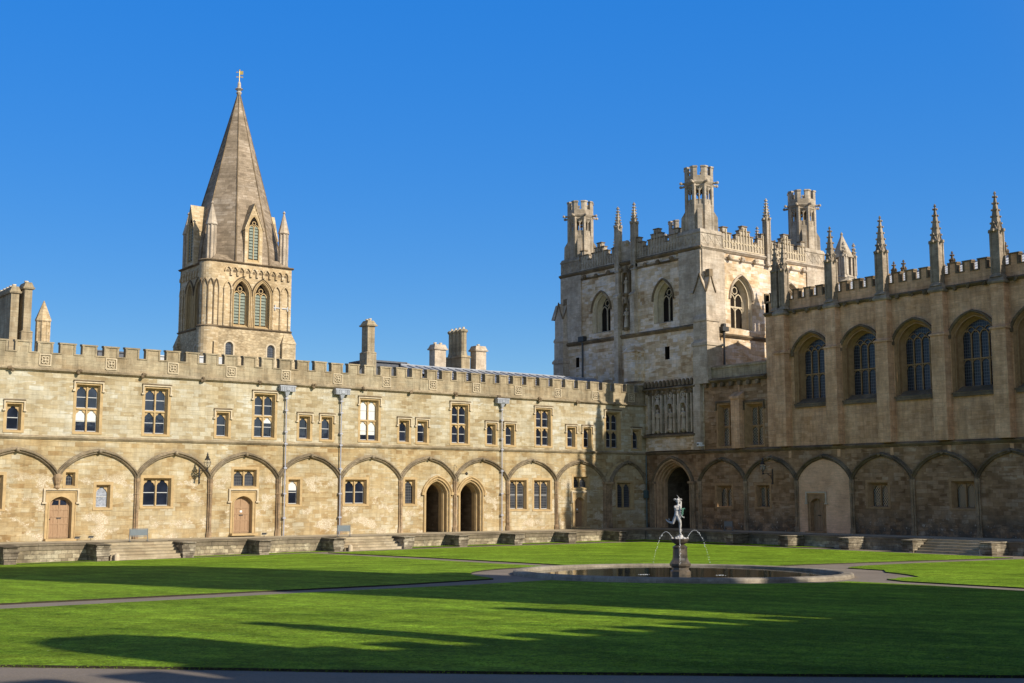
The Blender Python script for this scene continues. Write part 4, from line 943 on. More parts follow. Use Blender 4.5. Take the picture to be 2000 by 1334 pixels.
# tower walls: north face and west face
TX0, TX1, TY0, TY1 = DS, 96.6, 75.5, 95.2
FTW = FY(TY0)
nw = [op(79.15, 81.7, 19.75, 23.8, 'gothic', 1.9), op(87.75, 90.4, 19.75, 23.8, 'gothic', 1.9)]
sl_ = [op(79.7, 80.3, 16.3, 17.5), op(92.6, 93.1, 22.6, 23.9), op(92.6, 93.0, 20.4, 21.3), op(92.5, 93.0, 16.6, 17.6)]
niche = [op(76.4, 76.4, 0, 0)]
mb = MB(FS); wall(mb, TY0, TY1, 7.7, 26.0, nw + sl_); mb.build("north_wall", 'tower', gt)
ww = [op(82.9, 85.85, 19.0, 24.0, 'gothic', 2.2), op(89.8, 92.75, 19.0, 24.0, 'gothic', 2.2)]
mb = MB(FTW); wall(mb, TX0, TX1, 7.7, 26.0, ww); mb.build("west_wall", 'tower', gt)
mb = MB(); mb.box(TX1 - .3, TX1, TY0 + .02, TY1, 0, 26); mb.box(TX0 + .02, TX1, TY1 - .3, TY1, 0, 26); mb.build("rear_walls", 'tower', gt)
mb = MB(); mb.box(TX0 + .3, TX1 - .3, TY0 + .3, TY1 - .3, 26.0, 26.3); mb.build("roof", 'lead', gt)
for o in sl_: m_ = MB(FS); m_.loft(outline(o), 0, outline(o, .08), -.4); m_.face(outline(o, .08), -.4); m_.build("slit_window", 'dark', gt)
for o in nw: 
    l_ = lancet(FS, o, gt, 2, 'dark', rev=.85, inset=.45, mat='trimpale', louv=False)
    h = MB(FS); h.sweep(outline(o, -.08)[1:-1], [(-.07, 0), (-.07, .1), (.0, .2), (.09, .15), (.1, 0)]); h.build("hood_mould", 'weath', l_)
for o in ww:
    l_ = lancet(FTW, o, gt, 2, 'dark', rev=.85, inset=.5, mat='trimpale', bars=.12, tran=21.2)
    h = MB(FTW); h.sweep(outline(o, -.08)[1:-1], [(-.08, 0), (-.08, .12), (.0, .24), (.1, .18), (.12, 0)]); h.build("hood_mould", 'pale', l_)
m_ = MB(FS); course(m_, TY0, TY1, 19.0, .4, .3); m_.build("string_course", 'weath', gt)
m_ = MB(FTW); course(m_, TX0, TX1, 18.3, .4, .3); m_.build("string_course", 'weath', gt)
for fr, a, b in ((FS, TY0, TY1), (FTW, TX0, TX1)):
    m_ = MB(fr); course(m_, a - .15, b + .15, 26.15, .4, .3); course(m_, a + 2.6, b - 2.6, 25.45, .22, .16)
    k = a + 3.5
    while k < b - 3: boss(m_, k, 25.55, .3, .28); k += 1.75
    m_.build("cornice", 'pale' if fr is FTW else 'weath', gt)
# corner strips
for a, b in ((TY0, 78.2), (92.0, TY1)): m_ = MB(FS); m_.box(a, b, 0, .16, 19.2, 25.95); m_.build("corner_strip", 'pale', gt)
for a, b in ((TX0 + .02, 82.1), (93.8, TX1)): m_ = MB(FTW); m_.box(a, b, 0, .14, 18.5, 25.95); m_.build("corner_strip", 'pale', gt)
# panelled stepped parapet
def stepped(fr, a, b, mid, pins, mats='turr'):
    p = MB(fr); c = MB(fr); t = MB(fr)
    p.box(a, b, -.4, 0, 26.3, 27.35)
    seg = []
    def mer(x0, x1, x2, x3):       # outer pair low, inner pair high
        seg.append((x0, x3, 27.85)); seg.append((x1, x2, 28.35))
    for s, e in mid:
        L = e - s; w = L
        seg.append((s, s + .19 * w, 27.85)); seg.append((s, s + .10 * w, 28.35))
        seg.append((e - .19 * w, e, 27.85)); seg.append((e - .10 * w, e, 28.35))
        m0, m1 = s + .30 * w, e - .30 * w; mw = m1 - m0
        seg.append((m0, m1, 27.85)); seg.append((m0 + .2 * mw, m1 - .2 * mw, 28.3)); seg.append((m0 + .36 * mw, m1 - .36 * mw, 28.75))
    for i, (x0, x1, z) in enumerate(seg):
        lo = {27.85: 27.35, 28.35: 27.85, 28.3: 27.85, 28.75: 28.3}[z]
        p.box(x0, x1, -.4 + .002, -.002, lo, z); c.box(x0 - .06, x1 + .06, -.46, .07, z - .001, z + .10)
    for s, e in mid:
        w = e - s
        for x0, x1 in ((s + .19 * w, s + .30 * w), (e - .30 * w, e - .19 * w)): c.box(x0, x1, -.45, .06, 27.34, 27.43)
        # blind tracery: slim mullions with heads, roundels between
        n = 15
        for k in range(n + 1):
            x = s + w * k / n
            rd = k in (3, 4, 11, 12)
            top = 27.3
            for x0, x1, z in seg:
                if x0 + .05 < x < x1 - .05: top = max(top, z - .12)
            t.box(x - .045, x + .045, 0, .09, 26.45, top)
            if k < n and k not in (3, 11):
                xm = x + w / n / 2; top2 = min(27.25, top)
                bar(t, arch('gothic', xm, w / n / 2 - .04, top2 - .35, .26, 3), .06, 0, .07)
                bar(t, arch('gothic', xm, w / n / 2 - .04, 26.9 if top2 < 27.4 else 27.5, .2, 3), .05, 0, .06)
        for k in (3, 11):
            xm = s + w * (k + .5) / n; bar(t, [(xm + w / n * .42 * math.cos(q * math.pi / 4), 26.9 + w / n * .42 * math.sin(q * math.pi / 4)) for q in range(9)], .06, 0, .08); t.ball(xm, .05, 26.9, .08, 5)
        t.box(s, e, 0, .1, 26.36, 26.46)
    o = p.build("parapet", mats, gt); t.build("tracery", 'trimpale' if fr is FTW else mats, o); c.build("coping", 'weath', o)
    for u in pins:
        q = MB(fr); pinnacle(q, u, .12, 25.3, 29.9, 31.85, .22, 6, 1.9); q.build("pinnacle", 'turr', gt)
stepped(FS, TY0, TY1, [(78.4, 84.1), (86.4, 92.2)], [84.1, 86.4])
m_ = MB(FS); m_.box(84.1, 86.4, -.38, -.003, 27.35, 27.9); m_.box(84.1, 84.8, -.36, -.004, 27.9, 28.4); m_.box(85.7, 86.4, -.36, -.004, 27.9, 28.4); m_.ball(85.25, 0, 28.1, .3, 6); m_.build("parapet_centre", 'pale', gt)
stepped(FTW, TX0, TX1, [(82.1, 88.0), (88.1, 93.7)], [88.05])
FTB, FTSo = (lambda u, d, z: (u, TY1 + d, z)), (lambda u, d, z: (TX1 + d, u, z))
stepped(FTB, TX0, TX1, [(82.1, 88.0), (88.1, 93.7)], [86.9, 89.2]); stepped(FTSo, TY0, TY1, [(78.4, 84.1), (86.4, 92.2)], [84.1, 86.4])

def turret(x, y, fin=1):
    t = MB(); b = MB()
    b.taper(x - 1.45, x + 1.45, y - 1.45, y + 1.45, 26.3, 27.5, .0); b.taper(x - 1.52, x + 1.52, y - 1.52, y + 1.52, 27.5, 27.62, 0); b.taper(x - 1.5, x + 1.5, y - 1.5, y + 1.5, 27.62, 27.9, .12)
    if True:     # saltire panels on the base
        for k in range(3):
            for fr_, oo in ((lambda u, d, z: (u, y - 1.45 - d, z), x), (lambda u, d, z: (x - 1.45 - d, u, z), y)):
                q = MB(fr_); c0 = oo - .92 + k * .92
                bar(q, [(c0 - .36, 26.55), (c0 + .36, 27.35)], .06, -.01, .035); bar(q, [(c0 - .36, 27.35), (c0 + .36, 26.55)], .06, -.01, .031); bar(q, [(c0 + .46, 26.4), (c0 + .46, 27.45)], .06, -.01, .05)
                kk = len(b.v); b.v += q.v; b.f += [tuple(i + kk for i in f) for f in q.f]
    RO = 1.33; a0 = 22.5
    t.lathe(x, y, [(RO, 27.6), (RO, 30.3), (RO - .08, 30.34), (RO - .08, 30.72)], 8, R(a0))
    for a in range(8):
        an = R(a0 + 45 * a); cx, cy = x + (RO - .1) * math.cos(an), y + (RO - .1) * math.sin(an)
        t.tube([(cx, cy, 27.8), (cx, cy, 32.2)], .2, 6)
        an2 = R(45 * a); mx, my = x + (RO * .924 - .08) * math.cos(an2), y + (RO * .924 - .08) * math.sin(an2)
        t.tube([(mx, my, 30.3), (mx, my, 32.1)], .065, 5)
        hx, hy = -math.sin(an2), math.cos(an2)
        for s in (-1, 1):       # small pointed heads in each opening
            L = RO * .38; q = [(mx + hx * s * L * t_, my + hy * s * L * t_, 31.6 + .28 * (1 - abs(t_ - .5) * 2)) for t_ in (0, .25, .5, .75, 1)]
            t.tube(q, .08, 4); t.tube([(mx, my, 32.02), (mx + hx * s * L, my + hy * s * L, 32.02)], .15, 4)
        t.tube([(mx - hx * .45, my - hy * .45, 30.75), (mx + hx * .45, my + hy * .45, 30.75)], .05, 4)
        gx, gy = x + 1.8 * math.cos(an), y + 1.8 * math.sin(an)
        t.tube([(cx, cy, 32.4), (gx, gy, 32.32)], [.13, .10], 5); t.ball(gx, gy, 32.36, .145, 6)
        # lower blind niches and diagonal buttress fins
        t.tube([(mx - hx * .3, my - hy * .3, 28.2), (mx - hx * .3, my - hy * .3, 29.6), (mx, my, 30.1), (mx + hx * .3, my + hy * .3, 29.6), (mx + hx * .3, my + hy * .3, 28.2)], .06, 4)
        if a % 2 == 0:
            fx, fy = math.cos(an2), math.sin(an2); px, py = -fy, fx; V = []
            an3 = R(45 * a + 45); fx, fy = math.cos(an3), math.sin(an3); px, py = -fy, fx
            for sgn in (-1, 1):
                for rr, zz in ((1.0, 27.6), (1.70, 27.6), (1.66, 29.2), (1.22, 29.95)): V.append((x + fx * rr + px * sgn * .2, y + fy * rr + py * sgn * .2, zz))
            t.add(V, [(0, 1, 2, 3), (4, 5, 6, 7), (0, 1, 5, 4), (1, 2, 6, 5), (2, 3, 7, 6), (3, 0, 4, 7)])
        elif a in (5,):
            t.lathe(mx + .05 * math.cos(an2), my + .05 * math.sin(an2), [(.2, 28.2), (.24, 28.9), (.2, 29.3), (.1, 29.35), (.13, 29.5), (.05, 29.65)], 7)
    RB = 1.41
    t.lathe(x, y, [(RO - .05, 32.15), (RB, 32.3), (RB + .06, 32.42), (RB, 32.5), (RB, 33.0)], 8, R(a0))
    r_in = RB - .28
    for a in range(8):      # merlons wrap the angles
        an = R(a0 + 45 * a)
        for s in (-1, 1):
            an2 = R(a0 + 45 * (a + s)); A = Vector((math.cos(an), math.sin(an))) ; B = Vector((math.cos(an2), math.sin(an2)))
            P = [A * RB, A.lerp(B, .32) * RB, A.lerp(B, .32) * r_in, A * r_in]
            t.add([(x + v.x, y + v.y, z) for z in (32.99, 33.78) for v in P], [(0, 1, 2, 3), (4, 5, 6, 7), (0, 1, 5, 4), (1, 2, 6, 5), (2, 3, 7, 6), (3, 0, 4, 7)])
            P = [A * (RB + .07), A.lerp(B, .36) * (RB + .07), A.lerp(B, .36) * (r_in - .05), A * (r_in - .05)]
            t.add([(x + v.x, y + v.y, z) for z in (33.76, 33.90) for v in P], [(0, 1, 2, 3), (4, 5, 6, 7), (0, 1, 5, 4), (1, 2, 6, 5), (2, 3, 7, 6), (3, 0, 4, 7)])
    o = t.build("turret", 'turr', gt); b.build("turret_base", 'turr', o); return o
for x, y in ((80.55, 76.9), (80.6, 93.8), (95.2, 76.9), (95.2, 93.8)): turret(x, y)
# gabled corner buttresses
def gbut(x0, x1, y0, y1, zg, zb=12):
    m_ = MB()
    m_.box(x0 - .22, x1 + .5, y0 - .22, y1, zb, 17.1); m_.taper(x0 - .32, x1 + .6, y0 - .32, y1 + .1, 17.1, 17.35, 0); m_.taper(x0 - .3, x1 + .58, y0 - .3, y1 + .08, 17.35, 17.7, .22)
    m_.box(x0 - .1, x1 + .3, y0 - .1, y1, 17.5, 19.3); m_.taper(x0 - .2, x1 + .4, y0 - .2, y1, 19.3, 19.5, 0); m_.taper(x0 - .2, x1 + .4, y0 - .2, y1, 19.5, 19.95, .2)
    m_.box(x0, x1, y0, y1, 19.6, zg - 1.6)
    m_.add([(x0, y0, zg - 1.6), (x1, y0, zg - 1.6), ((x0 + x1) / 2, y0, zg), (x0, y1 + .6, zg - 1.6), (x1, y1 + .6, zg - 1.6), ((x0 + x1) / 2, y1 + .6, zg)], [(0, 1, 2), (3, 4, 5), (0, 2, 5, 3), (1, 2, 5, 4)])
    m_.add([(x0, y0, zg - 1.6), (x0, y1, zg - 1.6), (x0, (y0 + y1) / 2, zg), (x1 + .1, y0, zg - 1.6), (x1 + .1, y1, zg - 1.6), (x1 + .1, (y0 + y1) / 2, zg)], [(0, 1, 2), (3, 4, 5), (0, 2, 5, 3), (1, 2, 5, 4)])
    m_.build("corner_buttress", 'pale', gt)
    c = MB(); 
    for p, q in (((x0 - .03, y0 - .04), ((x0 + x1) / 2, y0 - .04)), ((x1 + .03, y0 - .04), ((x0 + x1) / 2, y0 - .04)), ((x0 - .04, y0), (x0 - .04, (y0 + y1) / 2)), ((x0 - .04, y1), (x0 - .04, (y0 + y1) / 2))):
        c.tube([(p[0], p[1], zg - 1.65), ((p[0] * .4 + q[0] * .6), (p[1] * .4 + q[1] * .6), zg - .75), (q[0], q[1], zg + .1)], .07, 5)
    c.box((x0 + x1) / 2 - .22, (x0 + x1) / 2 + .22, y0 - .1, y0 + .4, zg - .2, zg + .45); c.build("gable_coping", 'weath', gt)
gbut(78.95, 80.15, 74.75, 76.3, 23.6, 13.7); gbut(78.6, 79.8, 94.3, 95.6, 23.3)
# slender central buttresses, niches with figures
for u in (84.1, 86.4):
    m_ = MB(FS); m_.box(u - .28, u + .28, 0, .55, (19.1 if u < 85 else 12), 22.8); m_.wedge(u - .34, u + .34, 0, .64, 22.8, 23.4, 22.95); m_.box(u - .22, u + .22, 0, .36, 22.9, 25.9); m_.build("slim_buttress", 'pale', gt)
def figure(fr, u, d, z, h, name, parent, mat='pale'):
    m_ = MB(fr); s = h / 1.8; sh = random.choice((-1, 1)) * .05 * s
    m_.lathe(u, d, [(.26 * s, z), (.24 * s, z + .1 * s), (.19 * s, z + .7 * s), (.16 * s, z + 1.0 * s), (.2 * s, z + 1.25 * s), (.24 * s, z + 1.42 * s), (.1 * s, z + 1.52 * s), (.06 * s, z + 1.56 * s)], 9)
    m_.ball(u + sh, d + .02, z + 1.68 * s, .12 * s, 8, 1.2)
    m_.tube([(u - .22 * s, d, z + 1.4 * s), (u - .28 * s, d + .08 * s, z + 1.1 * s), (u - .08 * s, d + .22 * s, z + 1.0 * s)], [.07 * s, .06 * s, .045 * s], 6)
    m_.tube([(u + .22 * s, d, z + 1.4 * s), (u + .27 * s, d + .1 * s, z + 1.12 * s), (u + .12 * s, d + .25 * s, z + 1.2 * s)], [.07 * s, .06 * s, .045 * s], 6)
    for a in range(7): m_.tube([(u + .2 * s * math.cos(a), d + .2 * s * math.sin(a), z + .05), (u + .14 * s * math.cos(a + .3), d + .14 * s * math.sin(a + .3), z + 1.0 * s)], .03 * s, 4)
    return m_.build(name, mat, parent)
def nich(fr, u, z0, z1, w_, parent, mat='weath', figs=True):
    m_ = MB(fr)
    for s in (-1, 1):
        m_.box(u + s * w_ / 2 - .06, u + s * w_ / 2 + .06, 0, .30, z0, z1 - .5); m_.lathe(u + s * w_ / 2, .15, [(.12, z1 - .5), (.02, z1 + .1)], 4, math.pi / 4)
    m_.lathe(u, .2, [(.1, z0 - .1), (.3, z0 + .15), (.3, z0 + .25)], 8)
    H = z1 - z0
    bar(m_, arch('gothic', u, w_ / 2 - .06, z1 - .75, .5, 5), .1, 0, .34); m_.lathe(u, .18, [(.3, z1 - .45), (.22, z1 - .1), (.03, z1 + .35)], 6)
    n_ = m_.build("niche", mat, parent)
    bk = MB(fr); bk.box(u - w_ / 2 + .05, u + w_ / 2 - .05, .004, .02, z0, z1 - .4); bk.build("niche_back", 'weath', n_)
    if figs: figure(fr, u, .2, z0 + .25, H - 1.15, "statue", n_, 'pale')
nich(FS, 85.25, 22.9, 25.6, .9, gt); nich(FS, 85.25, 19.6, 22.6, .9, gt)
# stair projection
m_ = MB(FS); m_.prism([(83.1, 14.5), (85.4, 14.5), (85.4, 17.3), (83.1, 17.3)], 0, .4); m_.box(83.5, 85.0, .4, .85, 14.5, 17.3)
m_.add([(82.95, 0, 17.3), (85.55, 0, 17.3), (85.1, 1.0, 17.3), (83.4, 1.0, 17.3), (84.25, 0, 18.7)], [(0, 1, 2, 3), (0, 3, 4), (3, 2, 4), (2, 1, 4)]); m_.build("stair_projection", 'tower', gt)
p = MB(FS); p.tube([(91.7, .25, 13.5), (91.7, .25, 19.2)], .1, 6); p.box(91.3, 92.1, .05, .5, 19.1, 19.6); p.build("downpipe", 'black', gt)
p = MB(FTW); p.tube([(81.6, .35, 14.4), (81.6, .35, 18.6)], .09, 6); p.box(81.2, 82.0, .1, .6, 18.6, 19.0); p.box(81.45, 81.75, .2, .5, 19.0, 19.3); p.build("downpipe", 'black', gt)
# niche panel over the doorway
m_ = MB(FS); m_.box(76.6, 82.5, 0, .03, 9.5, 13.5); m_.wedge(76.3, 82.8, 0, .55, 9.15, 9.5, 9.3); m_.box(76.8, 82.4, 0, .25, 13.0, 13.4)
course(m_, 76.2, 82.9, 13.55, .5, .5)
for k in range(13): m_.prism([(76.5 + k * .5, 13.8), (76.8 + k * .5, 13.8), (76.75 + k * .5, 14.2), (76.65 + k * .5, 14.35), (76.55 + k * .5, 14.2)], .2, .45)
for k in range(9): boss(m_, 76.8 + k * .7, 13.3, .3, .2)
m_.build("statue_panel", 'weath', gt)
m_ = MB(FS); m_.box(76.6, 82.5, 0, .28, 7.9, 9.14); m_.build("panel_plinth", 'tower', gt)
for c in (77.85, 79.5, 81.15):
    nich(FS, c, 9.6, 12.6, .85, gt, 'pale')
m_ = MB(FS)
for u in (76.75, 77.3, 78.4, 78.95, 80.05, 80.6, 81.7, 82.25): m_.box(u - .06, u + .06, 0, .36, 9.5, 13.0)
for c in (77.03, 78.68, 80.33, 81.98):
    for z in (10.6, 11.8): bar(m_, [(c + .18 * math.cos(q * math.pi / 3), z + .18 * math.sin(q * math.pi / 3)) for q in range(7)], .05, 0, .14)
    m_.box(c - .03, c + .03, 0, .12, 9.5, 13)
for c in (77.85, 79.5, 81.15): bar(m_, [(c + .3 * math.cos(q * math.pi / 4), 12.95 + .25 * math.sin(q * math.pi / 4)) for q in range(9)], .07, 0, .3); m_.ball(c, .2, 12.95, .15, 6)
m_.build("panel_tracery", 'pale', gt)
m_ = MB(FS); m_.box(75.6, 76.45, 0, .40, 7.86, 13.75); m_.build("angle_pilaster", 'pale', gt)

# ================================================================== cathedral spire beyond the east range
bt = thing("spire_tower", (50.4, 112.5, 0), "square stone belfry with octagonal spire, corner pinnacles and gilded weathervane behind the cream range", "church tower")
BY, BX0, BX1 = 108.0, 45.85, 54.95; FB = FY(BY); FBN = FX(BX0 + .6)
bw = [op(48.75, 50.55, 19.95, 24.55, 'gothic', 1.5), op(50.95, 52.75, 19.95, 24.55, 'gothic', 1.5)]
bn = [op(109.9, 111.5, 19.95, 24.55, 'gothic', 1.4), op(112.0, 113.6, 19.95, 24.55, 'gothic', 1.4)]
lan = [op(48.15, 48.95, 16.0, 18.4, 'round', .4), op(52.5, 53.3, 15.9, 18.4, 'round', .4)]; lann = [op(110.6, 111.4, 15.9, 18.2, 'round', .4)]
for fr, a, b, bo, lo in ((FB, BX0, BX1, bw, lan), (FBN, BY, BY + 7.4, bn, lann)):
    a2 = a + .95; m_ = MB(fr); wall(m_, a2, b, 12, 19.8, lo); m_.build("lower_stage", 'bellrub', bt)
    m_ = MB(fr); wall(m_, a2, b, 19.8, 26.1, bo); m_.build("belfry_wall", 'bell', bt)
    m_ = MB(fr); course(m_, a2, b + .1, 19.8, .22, .16); m_.build("string_course", 'weath', bt)
    m_ = MB(fr); course(m_, a2, b + .15, 26.15, .24, .22); m_.build("cornice", 'weath', bt)
    for o in bo:
        l_ = lancet(fr, o, bt, 2, 'dark', rev=.45, inset=.28, mat='trim', louv=True, bars=.11)
        for ins in (-.1, .08): q = MB(fr); q.sweep(outline(o, ins), [(.06 * math.cos(k * math.pi / 3), .03 + .06 * math.sin(k * math.pi / 3)) for k in range(6)]); q.build("roll_mould", 'trim', l_)
        q = MB(fr); q.sweep(outline(o, -.2)[1:-1], [(-.05, 0), (-.05, .1), (.02, .16), (.07, 0)]); q.build("hood_mould", 'weath', l_)
    for o in lo:
        w_ = MB(fr); w_.loft(outline(o), 0, outline(o, .08), -.25); w_.box(o['u0'] - .05, o['u1'] + .05, -.2, .08, o['z0'] - .15, o['z0'] - .004); bar(w_, outline(o, -.08), .16, 0, .02); w_ = w_.build("lancet_window", 'trimpale', bt)
        q = MB(fr); q.face(outline(o, .08), -.22); q.build("pane", 'leaded', w_)
    # corbel arcade and blind arcading with slim shafts
    c = MB(fr); n = 10; s0 = a + (2.0 if fr is FB else .5); s1 = b - .35; pw = (s1 - s0) / n
    for k in range(n):
        x = s0 + (k + .5) * pw; bar(c, arch('gothic', x, pw / 2 - .02, 25.2, .5, 5), .09, 0, .17); c.taper(x + pw / 2 - .12, x + pw / 2 + .12, 0, .2, 24.85, 25.2, 0)
    c.build("corbel_arcade", 'bell', bt)
    for k in range(n):
        bk = MB(fr)
        x = s0 + (k + .5) * pw; bk.face([(x - .2, 25.15), (x + .2, 25.15)] + arch('gothic', x, .2, 25.15, .3, 4)[::-1][1:-1], .003); bk.build("arcade_recess", 'weath', bt)
    for x0, x1, ztop in (((47.85, 48.6, 24.2), (52.95, 53.75, 24.2), (53.85, 54.65, 24.2)) if fr is FB else ((109.1, 109.8, 24.2), (113.8, 114.4, 24.2), (114.5, 115.1, 24.2))):
        c = MB(fr); bar(c, arch('gothic', (x0 + x1) / 2, (x1 - x0) / 2, ztop - .7, .75, 5), .12, 0, .17)
        for x in (x0, x1): c.tube([(x, .1, 19.9), (x, .1, ztop - .7)], .07, 6); c.ball(x, .1, ztop - .72, .12, 6, .7)
        c.build("blind_arch", 'bell', bt)
m_ = MB(); m_.box(BX1 - .2, BX1, BY + .02, BY + 7.4, 12, 26.1); m_.box(BX0 + .6, BX1, BY + 7.2, BY + 7.4, 12, 26.1)
for x, y in ((BX1 - .1, BY + .1),): m_.box(x - .9, x + .55, y - .45, y + 1.0, 12, 18.6); m_.taper(x - .95, x + .6, y - .5, y + 1.05, 18.6, 19.7, .4)
m_.box(BX0 + .25, BX0 + 1.2, BY + 6.9, BY + 7.8, 12, 18.4); m_.taper(BX0 + .2, BX0 + 1.25, BY + 6.85, BY + 7.85, 18.4, 19.7, .4); m_.build("rear_wall", 'bellrub', bt)
m_ = MB(); TX, TY = BX0 + .95, BY + .95
m_.lathe(TX, TY, [(1.12, 12), (1.12, 19.5), (1.14, 19.7), (1.02, 19.95), (1.02, 26.05)], 24); m_.build("round_stair_turret", 'bell', bt, smooth=False)
m_ = MB(); m_.lathe(TX, TY, [(1.14, 19.7), (1.22, 19.82), (1.06, 19.95)], 24); m_.lathe(TX, TY, [(1.03, 26.0), (1.2, 26.15), (1.05, 26.28)], 24)
for k in range(5):
    an = R(170 + 30 * k + 8); m_.tube([(TX + 1.04 * math.cos(an), TY + 1.04 * math.sin(an), 19.9), (TX + 1.04 * math.cos(an), TY + 1.04 * math.sin(an), 23.6)], .08, 6)
    if k < 4:
        P = [(TX + 1.05 * math.cos(R(178 + 30 * k + 30 * t)), TY + 1.05 * math.sin(R(178 + 30 * k + 30 * t)), 23.6 + .75 * (1 - (abs(t - .5) * 2) ** 1.6)) for t in (0, .15, .3, .5, .7, .85, 1)]; m_.tube(P, .08, 5)
m_.build("turret_arcade", 'weath', bt)
m_ = MB(); m_.box(TX - .02, TX + .1, TY - 1.14, TY - 1.0, 16.9, 18.3); m_.build("slit_windows", 'dark', bt)
SX, SY = 50.72, BY + 4.25
m_ = MB(); m_.taper(BX0 + .6, BX1, BY, BY + 7.4, 26.1, 26.9, .7)
def Rr(z): return min(.268 * (44.9 - z), 4.62 - .09 * (z - 26.1)) if z < 30 else .268 * (44.9 - z)
m_.lathe(SX, SY, [(4.6, 26.15), (Rr(28), 28), (Rr(30), 30), (Rr(36), 36), (.12, 44.45)], 8, R(22.5)); sp = m_.build("spire", 'spire', bt)
m_ = MB()
for a in range(8):
    an = R(22.5 + 45 * a); m_.tube([(SX + Rr(z) * math.cos(an), SY + Rr(z) * math.sin(an), z) for z in (26.2, 28, 30, 35, 44.4)], [.09, .08, .08, .07, .04], 5)
m_.build("spire_ribs", 'weath', sp)
m_ = MB(); m_.lathe(SX, SY, [(.14, 44.3), (.3, 44.55), (.16, 44.75), (.42, 44.95), (.2, 45.1), (.16, 45.6), (.05, 45.8)], 8); m_.build("finial", 'pale', sp)
m_ = MB(); m_.tube([(SX, SY, 45.7), (SX, SY, 47.0)], .035, 6); m_.ball(SX, SY, 46.98, .08)
dx, dy = .79, -.61
def flagv(a, b, z0, z1, t=.02): m_.add([(SX + dx * a - dy * s * t, SY + dy * a + dx * s * t, z0) for s in (-1, 1)] + [(SX + dx * b - dy * s * t, SY + dy * b + dx * s * t, z0) for s in (-1, 1)] + [(SX + dx * a - dy * s * t, SY + dy * a + dx * s * t, z1) for s in (-1, 1)] + [(SX + dx * b - dy * s * t, SY + dy * b + dx * s * t, z1) for s in (-1, 1)], [(0, 1, 3, 2), (4, 5, 7, 6), (0, 1, 5, 4), (2, 3, 7, 6), (0, 2, 6, 4), (1, 3, 7, 5)])
flagv(0, .38, 46.5, 46.88); flagv(-.35, -.1, 46.72, 46.8); flagv(-.34, .36, 46.22, 46.30); flagv(.2, .36, 46.16, 46.24); m_.build("weathervane", 'gold', sp)
# gabled lucarnes on each face
def lucarne(fr, c, d):
    m_ = MB(fr); o = op(c - .62, c + .62, 26.35, 31.0, 'gothic', 1.3)
    z0, ze, za, hw = 26.1, 29.7, 32.15, .92
    wall(m_, c - hw, c + hw, z0, ze, [op(c - .62, c + .62, 26.35, ze)], d)
    pts = [p for p in outline(o)[1:-1] if p[1] >= ze - .01] 
    L = [(c - .62, ze)] + [p for p in outline(o) if p[1] > ze + .01] + [(c + .62, ze)]
    G = [(c - hw, ze), (c, za), (c + hw, ze)]
    for (a, b), (e, f_) in zip(L, L[1:]):
        def gl_(x): return ze + (za - ze) * (1 - abs(x - c) / hw)
        m_.add([(a, d, b), (e, d, f_), (e, d, gl_(e)), (a, d, gl_(a))], [(0, 1, 2, 3)])
    for s in (-1, 1): m_.add([(c + s * .62, d, ze), (c + s * hw, d, ze), (c + s * .62, d, ze + (za - ze) * (1 - .62 / hw))], [(0, 1, 2)])
    for s in (-1, 1):
        m_.add([(c + s * hw, d, z0), (c + s * hw, d, ze), (c + s * hw, d - 3.3, ze), (c + s * hw, d - 3.3, z0)], [(0, 1, 2, 3)])
        m_.add([(c + s * (hw + .07), d + .08, ze - .1), (c, d + .08, za + .05), (c, d - 3.6, za + .05), (c + s * (hw + .07), d - 3.6, ze - .1), (c + s * (hw + .07), d + .08, ze - .24), (c, d + .08, za - .1), (c, d - 3.6, za - .1), (c + s * (hw + .07), d - 3.6, ze - .24)], [(0, 1, 2, 3), (4, 5, 6, 7), (0, 1, 5, 4), (1, 2, 6, 5), (2, 3, 7, 6), (3, 0, 4, 7)])
    l_ = m_.build("lucarne", 'bell', bt)
    fr2 = lambda u, dd, z: fr(u, dd + d, z)
    o2 = dict(o); lancet(fr2, o2, l_, 2, 'dark', rev=.12, inset=.12, mat='trim', louv=True, bars=.1)
lucarne(FB, SX, .15); lucarne(FBN, SY, .4)
lucarne(lambda u, d, z: (BX1 + d, u, z), SY, .0); lucarne(lambda u, d, z: (u, BY + 8.4 + d, z), SX, .0)
for x, y in ((BX0 + .95, BY + .95), (BX1 - .6, BY + .75), (BX0 + 1.1, BY + 7.0), (BX1 - .6, BY + 7.0)):
    m_ = MB(); m_.lathe(x, y, [(.40, 26.2), (.40, 29.65), (.56, 29.75), (.56, 29.82), (.07, 31.8), (.16, 31.88), (.03, 32.1)], 8, R(22.5))
    for a in range(8): m_.tube([(x + .42 * math.cos(R(22.5 + 45 * a)), y + .42 * math.sin(R(22.5 + 45 * a)), 26.2), (x + .42 * math.cos(R(22.5 + 45 * a)), y + .42 * math.sin(R(22.5 + 45 * a)), 29.7)], .07, 5)
    m_.build("pinnacle", 'pale', bt)
# pale tie bars
m_ = MB(FB); m_.box(53.0, 54.9, .02, .1, 22.05, 22.16); m_.box(53.15, 53.25, .02, .11, 21.85, 22.4); m_.box(54.5, 54.6, .02, .11, 21.85, 22.3); m_.build("tie_bar", 'sashp', bt)

